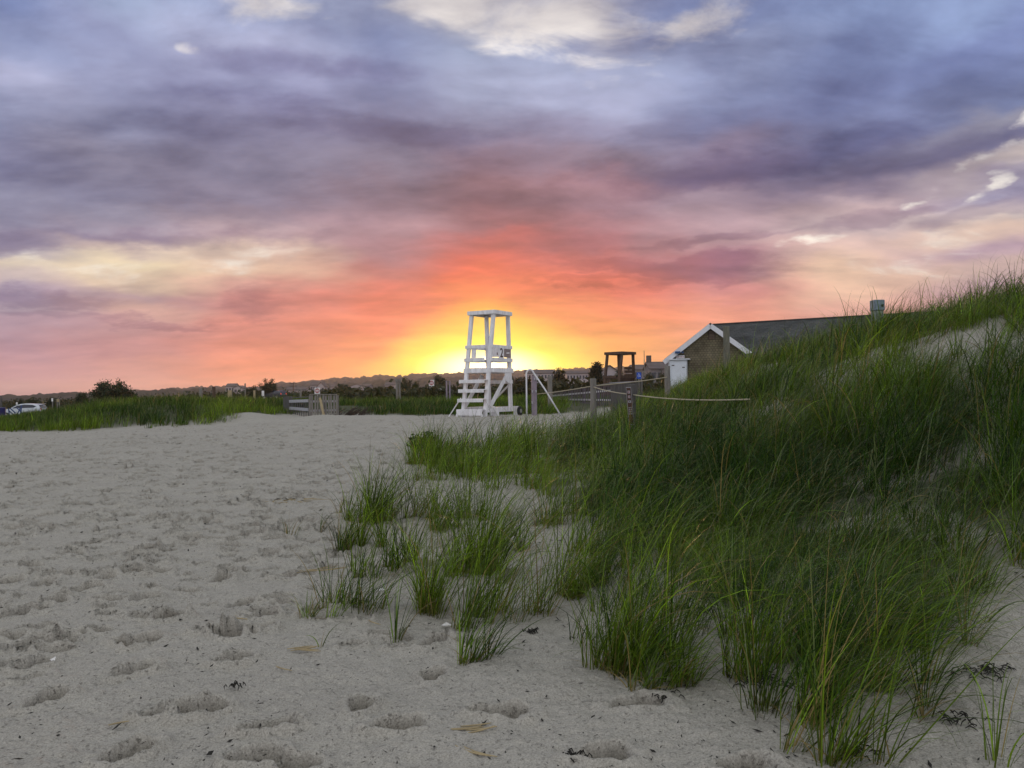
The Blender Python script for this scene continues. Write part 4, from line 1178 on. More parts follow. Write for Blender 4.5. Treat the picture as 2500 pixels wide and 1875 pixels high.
# ------------------------------------------------------------------ picket fences and the wooden gate
def picket_fence(A, B, hA, hB, gap, pw, label, posts=4, wood=DGREY, rail=SIGNW, top=True, sinkA=0.25, name='picket_fence', cat='fence', railmat=None):
    A, B = Vector(A), Vector(B); n = max(2, int((B - A).length / gap)); d = (B - A).normalized(); sdv = Vector((d.y, -d.x, 0))
    root = thing(name, A, label, cat)
    m = MB(); rg = random.Random(int(A.x * 100))
    for i in range(n + 1):
        t = i / n; p = A.lerp(B, t); h = hA + (hB - hA) * t
        m.beam(p - Vector((0, 0, sinkA)) + d * rg.uniform(-0.01, 0.01), p + Vector((0, 0, h + rg.uniform(-0.015, 0.015))) + d * rg.uniform(-0.015, 0.015), pw, 0.02, up=tuple(sdv))
    m.build('picket_panel', wood, root)
    for f in (0.30, 0.72):
        MB().beam(A - sdv * -0.0 - Vector((sdv.x * 0.035, sdv.y * 0.035, -hA * f)), B - Vector((sdv.x * 0.035, sdv.y * 0.035, -hB * f)), 0.035, 0.09).build('rail', rail, root)
    if top:
        MB().beam(A + Vector((0, 0, hA + 0.035)), B + Vector((0, 0, hB + 0.035)), 0.12, 0.035).build('top_rail', WGREY if railmat is None else railmat, root)
    for i in range(posts):
        p = A.lerp(B, i / (posts - 1)) - Vector((sdv.x * 0.11, sdv.y * 0.11, 0)); h = hA + (hB - hA) * i / (posts - 1)
        MB().box(p + Vector((0, 0, h / 2 - 0.15)), (0.1, 0.1, h + 0.3), math.atan2(d.y, d.x)).build('post', wood, root, bevel=0.008)
    return root


def gp(px, Y): 
    x = P(px, 960, Y).x; return Vector((x, Y, Hs(x, Y)))


fa, fb = gp(1340, 52), gp(1492, 40)
picket_fence(fa, fb, P(1340, 962, 52).z - fa.z, P(1492, 937, 40).z - fb.z, 0.30, 0.11, 'long grey picket fence of the boardwalk seen behind the rope post', 6, mat('purplish weathered wood', (0.115, 0.095, 0.105), 0.85, 0.35, 14, 0.4, (1, 1, 0.15)), SIGNW)
fa, fb = gp(1491, 36.5), gp(1560, 33)
picket_fence(fa, fb, P(1491, 937, 36.5).z - fa.z, P(1560, 933, 33).z - fb.z, 0.13, 0.07, 'dark picket fence section with pale top rail behind the trail marker', 3, DGREY, DGREY, railmat=RAILP)

ga, gb = gp(756, 34.5), gp(822, 34.5)
gate = picket_fence(ga, gb, P(756, 965, 34.5).z - ga.z, P(822, 965, 34.5).z - gb.z, 0.115, 0.075, 'weathered picket gate panel half buried in sand with a leaning plank', 3, WGREY, RAILP, name='picket_gate', cat='gate')
ga2, gb2 = gp(706, 36.5), gp(752, 35.2)
root = thing('gate_wing', ga2, 'angled grey fence wing with two broad rails left of the picket gate', 'fence')
hA = P(706, 975, 36.5).z - ga2.z; hB = P(752, 972, 35.2).z - gb2.z
m = MB()
for i in range(10):
    t = i / 9; p = ga2.lerp(gb2, t); m.beam(p - Vector((0, 0, 0.3)), p + Vector((0, 0, (hA + (hB - hA) * t) * 0.9)), 0.05, 0.02, up=(0.5, -1, 0))
m.build('picket_panel', DGREY, root)
for f in (0.38, 0.86):
    MB().beam(ga2 + Vector((0.03, -0.09, hA * f)), gb2 + Vector((0.03, -0.09, hB * f)), 0.035, 0.13).build('rail', RAILP, root, bevel=0.004)
MB().beam(ga2 + Vector((0, -0.02, hA + 0.06)), gb2 + Vector((0, -0.02, hB + 0.06)), 0.10, 0.04).build('top_rail', DGREY, root)
gp0, gp1 = gp(692, 37.2), gp(705, 36.6)
picket_fence(gp0, gp1, P(692, 968, 37.2).z - gp0.z, P(705, 967, 36.6).z - gp1.z, 0.09, 0.075, 'narrow end panel of upright boards at the left of the gate', 2, DGREY, DGREY, top=False, name='end_panel')
a_, b_ = P(791, 1016, 34.2), P(781, 971, 34.38)
o = MB().beam(a_, b_, 0.10, 0.03, up=(0, 1, 0)).build('leaning_plank', PALEW, org=a_, bevel=0.004)
tag(o, 'pale yellowish plank leaning against the picket gate', 'plank')
# driftwood and brush on the eroded bank beside the gate
rg = random.Random(4)
for i, lab in enumerate(['dark brush pile on the sandy bank right of the gate', 'second dark brush pile on the bank nearer the tower']):
    cx = P((842, 882)[i], 990, 36).x; c0 = Vector((cx, 35.6, Hs(cx, 35.6)))
    m = MB()
    for k in range(34):
        p = c0 + Vector((rg.uniform(-0.4, 0.4), rg.uniform(-0.4, 0.3), rg.uniform(-0.05, 0.2))); d = Vector((rg.uniform(0.2, 0.5), rg.uniform(-0.1, 0.2), rg.uniform(0.15, 0.5)))
        m.tube([p - d * 0.5, p + Vector((0, 0, 0.03)), p + d * 0.6], [0.016, 0.014, 0.006], 5)
    tag(m.build('brush_pile', BARK, org=c0), lab, 'brush pile', 'brush piles on the bank')

# ------------------------------------------------------------------ signs and posts behind the dunes
def no_entry(px, py, Y, size, lab):
    c = P(px, py, Y); z0 = Hs(c.x, Y); s = size / F * Y / 2
    r = thing('road_sign', (c.x, Y, z0), lab, 'road sign', 'no entry signs')
    MB().tube([(c.x, Y + 0.05, z0 - 0.2), (c.x, Y + 0.05, c.z + s * 0.6)], 0.035, 8).build('pole', STEEL, r)
    pl = MB().box((c.x, Y, c.z), (2 * s, 0.02, 2 * s * 1.12)).build('plate', SIGNW, r, bevel=0.006)
    m = MB(); m.tube([(c.x, Y - 0.012, c.z), (c.x, Y - 0.02, c.z)], s * 0.86, 28); m.build('disc', RED, pl)
    MB().box((c.x, Y - 0.024, c.z), (s * 1.3, 0.006, s * 0.30)).build('bar', SIGNW, pl)
    text_mesh('DO NOT', s * 0.42, (c.x, Y - 0.024, c.z + s * 0.45), (1, 0, 0), (0, 0, 1), (0, -1, 0), SIGNW, pl, 'lettering', 0.002)
    text_mesh('ENTER', s * 0.42, (c.x, Y - 0.024, c.z - s * 0.45), (1, 0, 0), (0, 0, 1), (0, -1, 0), SIGNW, pl, 'lettering', 0.002)


no_entry(774.5, 954, 60, 13.5, 'red and white no entry sign rising behind the wooden gate')
no_entry(1053.5, 935, 66, 13, 'no entry sign in front of a dark tree, left of the white tower')


def plate_sign(px, p0, p1, wpx, Y, material, lab, name='small_sign', double=False):
    a, b = P(px, p1, Y), P(px, p0, Y); z0 = Hs(a.x, Y); w = wpx / F * Y
    r = thing(name, (a.x, Y, z0), lab, 'sign')
    for dxp in ((-w * 0.4, w * 0.4) if double else (0,)):
        MB().box((a.x + dxp, Y + 0.06, (z0 - 0.2 + b.z) / 2), (0.08, 0.08, b.z - z0 + 0.2)).build('post', WGREY, r)
    MB().box((a.x, Y, (a.z + b.z) / 2), (w, 0.025, b.z - a.z)).build('plate', material, r, bevel=0.004)
    return r


plate_sign(1074, 940, 952, 7, 70, SIGNW, 'small plain white sign between the right no entry sign and the tower')
plate_sign(642, 954, 967, 6, 120, SIGNW, 'small white sign just left of the dark car')
plate_sign(41, 982, 988, 4, 110, SIGNW, 'tiny white sign beyond the bonnet of the white car')
plate_sign(127.5, 972, 980, 4, 90, SIGNW, 'small white sign on the dune right of the white car')
plate_sign(141.5, 974, 981, 6, 85, PALEW, 'pale board between two short posts right of the small white sign', double=True)
plate_sign(561, 953, 970, 10, 60, PALEW, 'pale double board sign in the grass left of the tall thin stake', double=True)
post(490, 948, 56, 8, WGREY, 'round topped grey post, leftmost of the posts in the middle dune grass', round_=True)
post(522, 944, 58, 8, BROWN, 'brown topped post right of the leftmost grey post', round_=True)
post(598.5, 936, 62, 2.6, WGREY, 'tall thin stake in the dune grass', 'stake', 'stake')
post(621, 953, 90, 4, PALEW, 'short pale stub post between the thin stake and the dark car')
post(734, 950, 100, 4, WGREY, 'slim grey post right of the dark car')
# T shaped twin post
Y = 55; c = P(972, 930, Y); z0 = Hs(c.x, Y); r = thing('bird_stand', (c.x, Y, z0), 'T shaped stand of twin grey posts with a broad cap', 'stand')
for dxp in (-0.09, 0.09): MB().box((c.x + dxp, Y, (z0 - 0.2 + c.z) / 2), (0.13, 0.10, c.z - z0 + 0.2)).build('post', WGREY, r, bevel=0.006)
MB().box((c.x, Y, c.z + 0.03), (0.42, 0.26, 0.18)).build('cap', WGREY, r, bevel=0.01)
Y = 52; c = P(1094, 929, Y); z0 = Hs(c.x, Y); r = thing('twin_post', (c.x, Y, z0), 'pair of grey posts set close together left of the white tower', 'post')
for dxp in (-0.10, 0.10): MB().box((c.x + dxp, Y, (z0 - 0.2 + c.z) / 2), (0.10, 0.10, c.z - z0 + 0.2), 0, 0.95).build('post', PURP, r, bevel=0.008)
# utility pole far off
Y = 230; c = P(716, 934, Y); z0 = Hs(c.x, Y); r = thing('utility_pole', (c.x, Y, z0), 'distant utility pole with cross arms behind the dark car', 'utility pole')
MB().tube([(c.x, Y, z0 - 0.3), (c.x, Y, c.z)], [0.16, 0.10], 8).build('pole', BROWN, r)
for dz in (0.3, 1.0): MB().box((c.x, Y - 0.12, c.z - dz), (2.2, 0.1, 0.14)).build('cross_arm', BROWN, r)
# mast near the brown tower
Y = 120; c = P(1572.5, 856, Y); z0 = Hs(c.x, Y); r = thing('flag_mast', (c.x, Y, z0), 'bare thin mast right of the brown lifeguard tower', 'mast')
MB().tube([(c.x, Y, z0 - 0.3), (c.x, Y, z0 + (c.z - z0) * 0.5), (c.x, Y, c.z)], [0.10, 0.08, 0.04], 8).build('pole', WGREY, r)
for sx in (-1, 1): MB().tube([(c.x + sx * 0.9 - 0.5, Y, z0 - 0.1), (c.x, Y, z0 + (c.z - z0) * 0.42)], 0.03, 5).build('stay', RAILP, r)
# blue access sign
Y = 44; c = P(1560, 917, Y); z0 = Hs(c.x, Y); s = 5.4 / F * Y; r = thing('access_sign', (c.x, Y, z0), 'blue square sign with white wheelchair symbol right of the brown tower', 'sign')
MB().box((c.x, Y + 0.05, (z0 - 0.2 + c.z) / 2), (0.07, 0.07, c.z - z0 + 0.2)).build('post', WGREY, r)
pl = MB().box((c.x, Y, c.z), (2 * s, 0.02, 2.9 * s)).build('plate', BLUE, r, bevel=0.006)
m = MB(); cz = c.z + 0.1 * s; yy = Y - 0.018
m.tube([(c.x - 0.1 * s, yy, cz + 0.78 * s), (c.x - 0.1 * s, yy - 0.006, cz + 0.78 * s)], 0.14 * s, 12)
m.tube([(c.x - 0.1 * s, yy, cz + 0.6 * s), (c.x - 0.05 * s, yy, cz), (c.x + 0.4 * s, yy, cz), (c.x + 0.55 * s, yy, cz - 0.5 * s), (c.x + 0.75 * s, yy, cz - 0.45 * s)], 0.07 * s, 6)
m.tube([(c.x - 0.08 * s, yy, cz + 0.32 * s), (c.x + 0.35 * s, yy, cz + 0.28 * s)], 0.06 * s, 6)
m.tube([(c.x - 0.05 * s + 0.48 * s * math.cos(q), yy, cz - 0.2 * s + 0.48 * s * math.sin(q)) for q in np.linspace(R(130), R(345), 14)], 0.06 * s, 6)
m.build('wheelchair_symbol', SIGNW, pl)

# ------------------------------------------------------------------ beach building on the right
def building():
    ap = P(1735, 793, 45); ap.y = 45
    L = P(1626, 880, 45); hw = ap.x - L.x; ze = L.z; zr = ap.z; zf = 0.6
    x0, x1 = ap.x - hw + 0.28, ap.x + hw - 0.28
    r = thing('beach_building', (ap.x, 45, zf), 'tan shingled beach building with white gable trim and long dark roof', 'building')
    slope = (zr - ze) / hw
    # gabled wing facing the beach, turned a little towards the water
    th = R(17); xa = Vector((math.cos(th), -math.sin(th), 0)); ya = Vector((math.sin(th), math.cos(th), 0)); O = Vector((ap.x, 45, 0)); hw = hw / math.cos(th) * 0.97

    def T(u, v, z): return O + xa * u + ya * v + Vector((0, 0, z))
    zw = zr - slope * (hw - 0.28) - 0.12; wx = hw - 0.28
    MB().prism([T(-wx, 0, zf), T(wx, 0, zf), T(wx, 0, zw), T(0, 0, zr - 0.14), T(-wx, 0, zw)], ya * 6.5).build('gable_wall', TANW, r)
    rf = MB()
    for sgn in (-1, 1):
        e = T(sgn * hw, -0.28, ze); t = T(0, -0.28, zr); nrm_ = Vector((0, 0, 0.10))
        rf.prism([e, t, t + nrm_, e + nrm_], ya * 8.0)
    # main range: ridge runs right and nearer
    M0 = Vector((P(1748, 796, 49).x, 49, P(1748, 796, 49).z)); M1 = P(2420, 759, 40.5)
    d = (M1 - M0); d.z = 0; d.normalize(); nn = Vector((d.y, -d.x, 0))
    M0b = M0 - d * 0.2; wdt = 4.2; dr = 2.3
    rf2 = MB()
    U = Vector((0, 0, 0.10)); r0 = M0b; r1 = M1 + d * 2
    for sgn in (1, -1):
        e0 = M0b + d * (3.6 if sgn > 0 else 0.0) + nn * (sgn * wdt) - Vector((0, 0, dr)); e1 = M1 + d * 2 + nn * (sgn * wdt) - Vector((0, 0, dr))
        rf2.prism([e0, e1, r1, r0], U)
    roof = rf.build('roof', ROOF, r)
    roof2 = rf2.build('roof', ROOF, r)
    MB().beam(M0b + Vector((0, 0, 0.12)), M1 + d * 2 + Vector((0, 0, 0.12)), 0.16, 0.06).build('ridge_cap', ROOF, roof2)
    w0 = M0b + d * 3.6 + nn * (wdt - 0.3); w1 = M1 + d * 1.6 + nn * (wdt - 0.3); zt = M0.z - dr * 0.95
    MB().prism([(w0.x, w0.y, zf), (w1.x, w1.y, zf), (w1.x, w1.y, zt), (w0.x, w0.y, zt)], -nn * (2 * wdt - 0.6)).build('main_wall', TANW, r)
    # pale rake boards
    for sgn in (-1, 1):
        MB().beam(T(sgn * (hw + 0.02), -0.31, ze - 0.10), T(0, -0.31, zr - 0.07), 0.035, 0.26).build('rake_board', TRIM, r)
    MB().box(T(-wx - 0.02, -0.05, (zf + zw) / 2), (0.14, 0.10, zw - zf - 0.1), -th).build('corner_board', TRIM, r)
    # gable vent
    q = P(1737, 818, 45); vu = 0.05; vz = q.z
    v = MB().box(T(vu, -0.03, vz), (0.40, 0.04, 0.50), -th).build('vent', mat('vent frame', (0.07, 0.05, 0.04), 0.8, 0.2, 10), r, bevel=0.004)
    m = MB()
    for k in range(6): m.beam(T(vu - 0.16, -0.07, vz - 0.2 + k * 0.08), T(vu + 0.16, -0.07, vz - 0.2 + k * 0.08), 0.03, 0.035)
    m.build('louvre', mat('vent louvre', (0.17, 0.13, 0.10), 0.8, 0.2, 10), v)
    # pale shed door with hood and hinges at the left corner
    d0, d1 = P(1634, 879, 45), P(1677, 930, 45)
    dw = (d1.x - d0.x); cu = -wx + dw / 2 + 0.02; zb = zf + 0.1; zt = d0.z
    MB().box(T(cu, -0.25, (zb + zt) / 2), (dw, 0.42, zt - zb), -th).build('shed_front', DOORP, r, bevel=0.01)
    dd = MB().box(T(cu + 0.05, -0.48, (zb + zt) / 2 - 0.06), (dw * 0.82, 0.04, zt - zb - 0.35), -th).build('door', DOORP, r, bevel=0.008)
    MB().box(T(cu + 0.06, -0.30, zt + 0.035), (dw + 0.2, 0.62, 0.06), -th).build('hood', TRIM, r, bevel=0.006)
    for du, dzz in ((-0.28, -0.30), (0.30, -0.42)): MB().box(T(cu + du, -0.515, zt + dzz), (0.14, 0.02, 0.05), -th).build('hinge', BLACK, dd)
    pz = P(1656, 870.5, 45).z; pu = cu + 0.08
    pl = MB().box(T(pu, -0.07, pz), (0.48, 0.03, 0.17), -th).build('name_plate', SIGNW, r, bevel=0.004)
    for k in range(5): MB().box(T(pu - 0.18 + k * 0.09, -0.09, pz), (0.055, 0.006, 0.07), -th).build('lettering', mat('pink lettering', (0.5, 0.3, 0.32), 0.6, 0.1, 8), pl)
    lz = P(1657, 860, 45).z
    m = MB(); m.box(T(cu - 0.02, -0.42, lz), (0.28, 0.16, 0.12), -th); m.box(T(cu + 0.26, -0.42, lz - 0.01), (0.12, 0.18, 0.10), -th); m.build('flood_lamp', mat('blue lamp housing', (0.02, 0.06, 0.16), 0.4, 0.2, 8), r, bevel=0.01)


building()
# timber piling in front of the gable, pale blue post on the crest
post(1773, 797, 41, 15.5, mat('green grey piling', (0.13, 0.13, 0.10), 0.9, 0.35, 10, 0.4, (1, 1, 0.2)), 'thick round timber piling standing before the gable', 'piling', 'piling', round_=True, sink=0.5)
Y = 17.5; c = P(2141, 733, Y); x = c.x; z0 = Hs(x, Y); r = thing('crest_post', (x, Y, z0), 'pale blue square post head showing above the grass on the dune crest', 'post')
w = 26 / F * Y
MB().box((x, Y, (z0 - 0.3 + c.z) / 2), (w * 0.86, w * 0.86, c.z - z0 + 0.2)).build('shaft', mat('greenish worn post', (0.20, 0.24, 0.20), 0.8, 0.3, 10, 0.2), r, bevel=0.01)
MB().box((x, Y - 0.01, c.z - w * 0.5), (w, w, w)).build('head', mat('pale blue paint', (0.17, 0.22, 0.25), 0.7, 0.3, 9, 0.2), r, bevel=0.012)
MB().box((x + 0.06, Y - w / 2 - 0.015, c.z - w * 0.55), (0.05, 0.02, 0.05)).build('bracket', BLACK, r)

# ------------------------------------------------------------------ far houses
HW = mat('far white siding', (0.38, 0.33, 0.34), 0.8, 0.12, 0.6)
HG = mat('far grey shingle', (0.20, 0.18, 0.18), 0.9, 0.15, 0.6)
HR = mat('far roof', (0.10, 0.085, 0.085), 0.9, 0.2, 0.6)
HGL = mat('far window', (0.05, 0.055, 0.07), 0.2, 0.2, 0.6)


def house(px0, px1, ptop, pev, Y, wall, lab, chim=False, gable=False, rows=1, nw=4, depth=8.0):
    x0, x1 = P(px0, 950, Y).x, P(px1, 950, Y).x; cx = (x0 + x1) / 2; w = x1 - x0
    zt = P((px0 + px1) / 2, ptop, Y).z; ze = P((px0 + px1) / 2, pev, Y).z; z0 = -1.2
    r = thing('house', (cx, Y, z0), lab, 'house', 'houses across the marsh')
    D = depth
    wl_ = MB()
    if gable:
        wl_.prism([(x0, Y, z0), (x1, Y, z0), (x1, Y, ze), (cx, Y, zt - 0.15), (x0, Y, ze)], (0, D, 0))
    else:
        wl_.prism([(x0, Y, z0), (x0, Y + D, z0), (x0, Y + D, ze), (x0, Y + D / 2, zt - 0.15), (x0, Y, ze)], (w, 0, 0))
    wl_.build('wall', wall, r)
    rf = MB(); o = 0.4
    if gable:
        for s in (-1, 1):
            sl = (zt - ze) / (w / 2)
            rf.prism([(cx + s * (w / 2 + o), Y - o, ze - sl * o), (cx, Y - o, zt), (cx, Y - o, zt + 0.25), (cx + s * (w / 2 + o), Y - o, ze - sl * o + 0.25)], (0, D + 2 * o, 0))
    else:
        for s in (0, 1):
            yy = Y - o if s == 0 else Y + D + o; sl = (zt - ze) / (D / 2)
            rf.prism([(x0 - o, yy, ze - sl * o), (x0 - o, Y + D / 2, zt), (x0 - o, Y + D / 2, zt + 0.25), (x0 - o, yy, ze - sl * o + 0.25)], (w + 2 * o, 0, 0))
    rf = rf.build('roof', HR, r)
    if chim:
        MB().box((x0 + w * (0.06 if chim is True else chim), Y + D / 2, zt + 0.5), (1.0, 0.9, 2.2)).build('chimney', HR, rf, bevel=0.03)
    base = max(0.3, P(px0, 950, Y).z * 0 + ze - rows * 2.7)
    for rr in range(rows):
        for k in range(nw):
            wx = x0 + w * (k + 0.5) / nw; wz = ze - 1.5 - rr * 2.7
            f = MB().box((wx, Y - 0.03, wz), (min(1.3, w / nw * 0.6), 0.10, 1.4)).build('window', HGL, r)


house(551, 572, 937, 944, 430, HW, 'white house with dark roof at the left of the far row', nw=3)
house(570, 590, 942, 947, 400, HW, 'white gabled house right next to the leftmost far house', gable=True, nw=2)
house(699, 745, 946, 952, 300, HW, 'long low pale house behind the utility pole', nw=5)
house(758, 776, 932, 941, 420, HW, 'tall white house, left part of the biggest white cluster', rows=2, nw=3)
house(775, 792, 934, 943, 415, HW, 'white house with gable at the right of the biggest white cluster', gable=True, rows=1, nw=2)
house(806, 820, 940, 945, 400, HW, 'small pale house left of the rounded bush')
house(856, 884, 938, 943, 420, HW, 'pale low house right of the rounded bush', gable=True, nw=3)
house(886, 903, 938, 943, 430, HG, 'grey low house beyond the thicket left of the T shaped stand', nw=3)
house(940, 964, 934, 940, 400, HW, 'pale roofed house just left of the T shaped stand', nw=3)
house(1282, 1352, 903, 911, 330, HW, 'long pale building between the white pipe arch and the dome shaped bush', nw=9, rows=2)
house(1384, 1436, 905, 912, 330, HW, 'long white building between the dome shaped bush and the evergreen', nw=7, rows=1)
house(1467, 1512, 893, 909, 210, HW, 'white gabled house left of the brown lifeguard tower', gable=True, rows=2, nw=3)
house(1546, 1592, 891, 902, 240, HG, 'grey house right of the brown lifeguard tower behind the mast', nw=4)
house(1589, 1650, 884, 900, 170, HG, 'grey shingled house with chimney beside the beach building', chim=True, nw=4, rows=1)

# ------------------------------------------------------------------ cars
def car(x, y, zg, yaw, paint, lab, name='parked_car', flip=1, tail=False, L=4.6, hgt=1.66):
    r = thing(name, (x, y, zg), lab, 'car')
    c, s = math.cos(yaw), math.sin(yaw); f = flip

    def T(u, v, w): return Vector((x + (u * f) * c - v * s, y + (u * f) * s + v * c, zg + w))
    k = hgt / 1.66
    prof = [(-2.25, 0.45), (-2.3, 0.72), (-2.15, 0.90), (-1.55, 1.02), (-1.15, 1.06), (-0.98, 1.10), (1.9, 1.16), (2.22, 1.10), (2.3, 0.80), (2.25, 0.45), (1.9, 0.32), (-1.9, 0.32)]
    hw = 0.92
    b = MB()
    inner = [(-1.12, 1.06), (-0.35, 1.50), (0.0, 1.60), (0.6, 1.655), (1.4, 1.60), (1.98, 1.46), (2.2, 1.08)]
    n = len(prof)
    vs = [T(u, -hw * (0.97 if w < 0.6 else 1.0), w * k) for u, w in prof] + [T(u, hw * (0.97 if w < 0.6 else 1.0), w * k) for u, w in prof]
    b.add(vs, [tuple(range(n)), tuple(range(2 * n - 1, n - 1, -1))] + [(i, n + i, n + (i + 1) % n, (i + 1) % n) for i in range(n)])
    n = len(inner)
    vs = [T(u, -(hw - 0.02 - 0.22 * (w - 1.06) / 0.6), w * k) for u, w in inner] + [T(u, (hw - 0.02 - 0.22 * (w - 1.06) / 0.6), w * k) for u, w in inner]
    b.add(vs, [tuple(range(n)), tuple(range(2 * n - 1, n - 1, -1))] + [(i, n + i, n + (i + 1) % n, (i + 1) % n) for i in range(n)])
    b.build('body', paint, r, bevel=0.03, smooth=False)
    sw = [(-0.85, 1.12), (-0.30, 1.44), (0.5, 1.545), (1.35, 1.50), (1.80, 1.34), (1.55, 1.17), (0.5, 1.14)]
    for sd_ in (-1, 1):
        pts = [T(u, sd_ * (hw - 0.005 - 0.22 * (w - 1.06) / 0.6), w * k) for u, w in sw]
        MB().prism(pts, (T(0, sd_ * 0.02, 0) - T(0, 0, 0))).build('side_window', GLASS, r)
    MB().prism([T(-1.06, -0.72, 1.12 * k), T(-1.06, 0.72, 1.12 * k), T(-0.42, 0.66, 1.48 * k), T(-0.42, -0.66, 1.48 * k)], T(-0.03, 0, 0.03) - T(0, 0, 0)).build('windscreen', GLASS, r)
    MB().prism([T(2.20, -0.66, 1.14 * k), T(2.20, 0.66, 1.14 * k), T(2.0, 0.6, 1.42 * k), T(2.0, -0.6, 1.42 * k)], T(0.03, 0, 0.02) - T(0, 0, 0)).build('rear_window', GLASS, r)
    for u in (-1.45, 1.4):
        for v in (-0.86, 0.86):
            w = MB().tube([T(u, v - 0.11, 0.34), T(u, v + 0.11, 0.34)], 0.34, 18).build('wheel', BLACK, r)
            MB().tube([T(u, v - 0.115, 0.34), T(u, v + 0.115, 0.34)], 0.20, 12).build('rim', STEEL, w)
    for v in (-0.72, 0.72):
        MB().box(T(-2.2, v, 0.80), (0.18, 0.3, 0.14), yaw).build('headlight', SIGNW, r, bevel=0.02)
        tm = mat('tail lamp lit', (0.5, 0.03, 0.02), 0.4, 0.05, 5)
        if tail:
            bs = tm.node_tree.nodes['Principled BSDF']; bs.inputs['Emission Color'].default_value = (1.0, 0.12, 0.05, 1); bs.inputs['Emission Strength'].default_value = 0.35
        MB().box(T(2.24, v, 0.98), (0.12, 0.22, 0.26), yaw).build('tail_light', tm if tail else RED, r, bevel=0.02)
    MB().box(T(1.95, 0, 1.60 * k), (0.45, 1.1, 0.03), yaw).build('roof_spoiler', paint, r)
    for v in (-1.0, 1.0):
        MB().box(T(-0.75, v, 1.14), (0.12, 0.18, 0.13), yaw).build('mirror', paint, r, bevel=0.02)
    return r


Yc = 92; c = P(60, 985, Yc); zt_ = c.z
car(c.x - 0.1, Yc, zt_ - 1.66, R(4), mat('white car paint', (0.62, 0.66, 0.70), 0.25, 0.03, 3, coat=0.5), 'white estate car parked at the far left behind the dune')
Yc = 150; c = P(669, 953, Yc)
car(c.x, Yc, c.z - 1.66, R(-25), mat('dark car paint', (0.035, 0.045, 0.065), 0.25, 0.05, 3, coat=0.5), 'dark car with lit tail lamps driving behind the dune grass', name='dark_car', tail=True)
# lit tail lamps look small: real lamps of the dark car
# blue barrier and bin at the far left
Yb = 78; q0 = P(34, 1012, Yb); zb = Hs(q0.x, Yb); BL = mat('blue painted bar', (0.015, 0.05, 0.16), 0.5, 0.2, 6)
r = thing('barrier', (q0.x, Yb, zb), 'blue crossed bar barrier in front of the white car', 'barrier')
for (xa, ya, xb, yb_) in ((19, 1012, 21, 997), (21, 1003, 33, 1016), (25, 997, 37, 1009), (38, 996, 57, 1012), (47, 1010, 48, 989), (36, 1008, 46, 997)):
    a_, b_ = P(xa, ya, Yb), P(xb, yb_, Yb); a_.y += (xa % 5) * 0.07; b_.y += (xb % 7) * 0.05
    if xa in (19, 47, 36): a_.z = min(a_.z, zb - 0.05)
    MB().beam(a_, b_, 0.09, 0.06, up=(0, 1, 0)).build('bar', BL, r, bevel=0.005)
Yb = 70; q = P(3, 998, Yb); zb = Hs(q.x, Yb); r = thing('litter_bin', (q.x, Yb, zb), 'navy litter bin at the far left edge', 'litter bin')
MB().tube([(q.x, Yb, zb - 0.1), (q.x, Yb, q.z - 0.12), (q.x, Yb, q.z)], [0.30, 0.34, 0.34], 18).build('drum', NAVY, r)
MB().tube([(q.x, Yb, q.z + 0.004), (q.x, Yb, q.z + 0.08), (q.x, Yb, q.z + 0.12)], [0.36, 0.36, 0.2], 18).build('lid', NAVY, r)
post(2, 970, 82, 4, DGREY, 'dark post above the navy bin at the picture edge')

# ------------------------------------------------------------------ scraps on the sand
def scraps():
    rg = np.random.default_rng(77)
    V = []; Fs = []; n0 = 0
    for k in range(9000):
        y = 2.6 + 26 * rg.random() ** 1.8; x = rg.uniform(-0.68 * y, 0.7 * y)
        if x > float(grass_edge(y)) + 0.6 and y > float(near_edge(x)) + 0.5 and rg.random() < 0.8: continue
        if rg.random() < 0.3 and x < -0.12 * y: continue
        L = rg.choice([0.003, 0.006, 0.010, 0.016], p=[0.45, 0.32, 0.19, 0.04]) * rg.uniform(0.7, 1.4) * (1 + y / 14); a = rg.uniform(0, 3.14)
        z = Hs(x, y) + 0.012
        d = np.array([math.cos(a), math.sin(a), rg.normal(0, 0.2)]); p = np.array([-d[1], d[0], rg.normal(0, 0.3)]); h = L * rg.uniform(0.15, 0.45)
        c = np.array([x, y, z]); up = np.array([0, 0, h * 0.9])
        vs = [c - d * L, c - p * h, c + d * L + up * 0.7, c + p * h + up * 0.3, c + up]
        V += vs; Fs += [(n0, n0 + 1, n0 + 4), (n0 + 1, n0 + 2, n0 + 4), (n0 + 2, n0 + 3, n0 + 4), (n0 + 3, n0, n0 + 4)]; n0 += 5
    o = arr('seaweed_scraps', np.array(V), np.array(Fs), mat('dried seaweed', (0.02, 0.018, 0.014), 0.8, 0.3, 30))
    tag(o, 'tiny dark scraps of dried seaweed strewn over the sand', 'scraps', kind='stuff')


scraps()


def weed(px, py, n, rad, lab, s):
    g = G(px, py); rg = random.Random(s); m = MB()
    for k in range(int(n * 1.8)):
        a = rg.uniform(0, 6.28); rr = rad * rg.random(); p = Vector((g.x + math.cos(a) * rr * 1.3, g.y + math.sin(a) * rr, 0)); b = rg.uniform(0, 6.28); pts = []
        for t in range(4):
            pts.append(Vector((p.x, p.y, Hs(p.x, p.y) + 0.012 + 0.012 * math.sin(t * 1.4)))); p = p + Vector((math.cos(b), math.sin(b), 0)) * rad * 0.2; b += rg.uniform(-1.5, 1.5)
        m.tube(pts, [0.0015, 0.0035, 0.003, 0.001], 5)
    tag(m.build('seaweed_heap', MATS['dried seaweed'], org=(g.x, g.y, g.z)), lab, 'seaweed', 'dried seaweed heaps on the near sand')


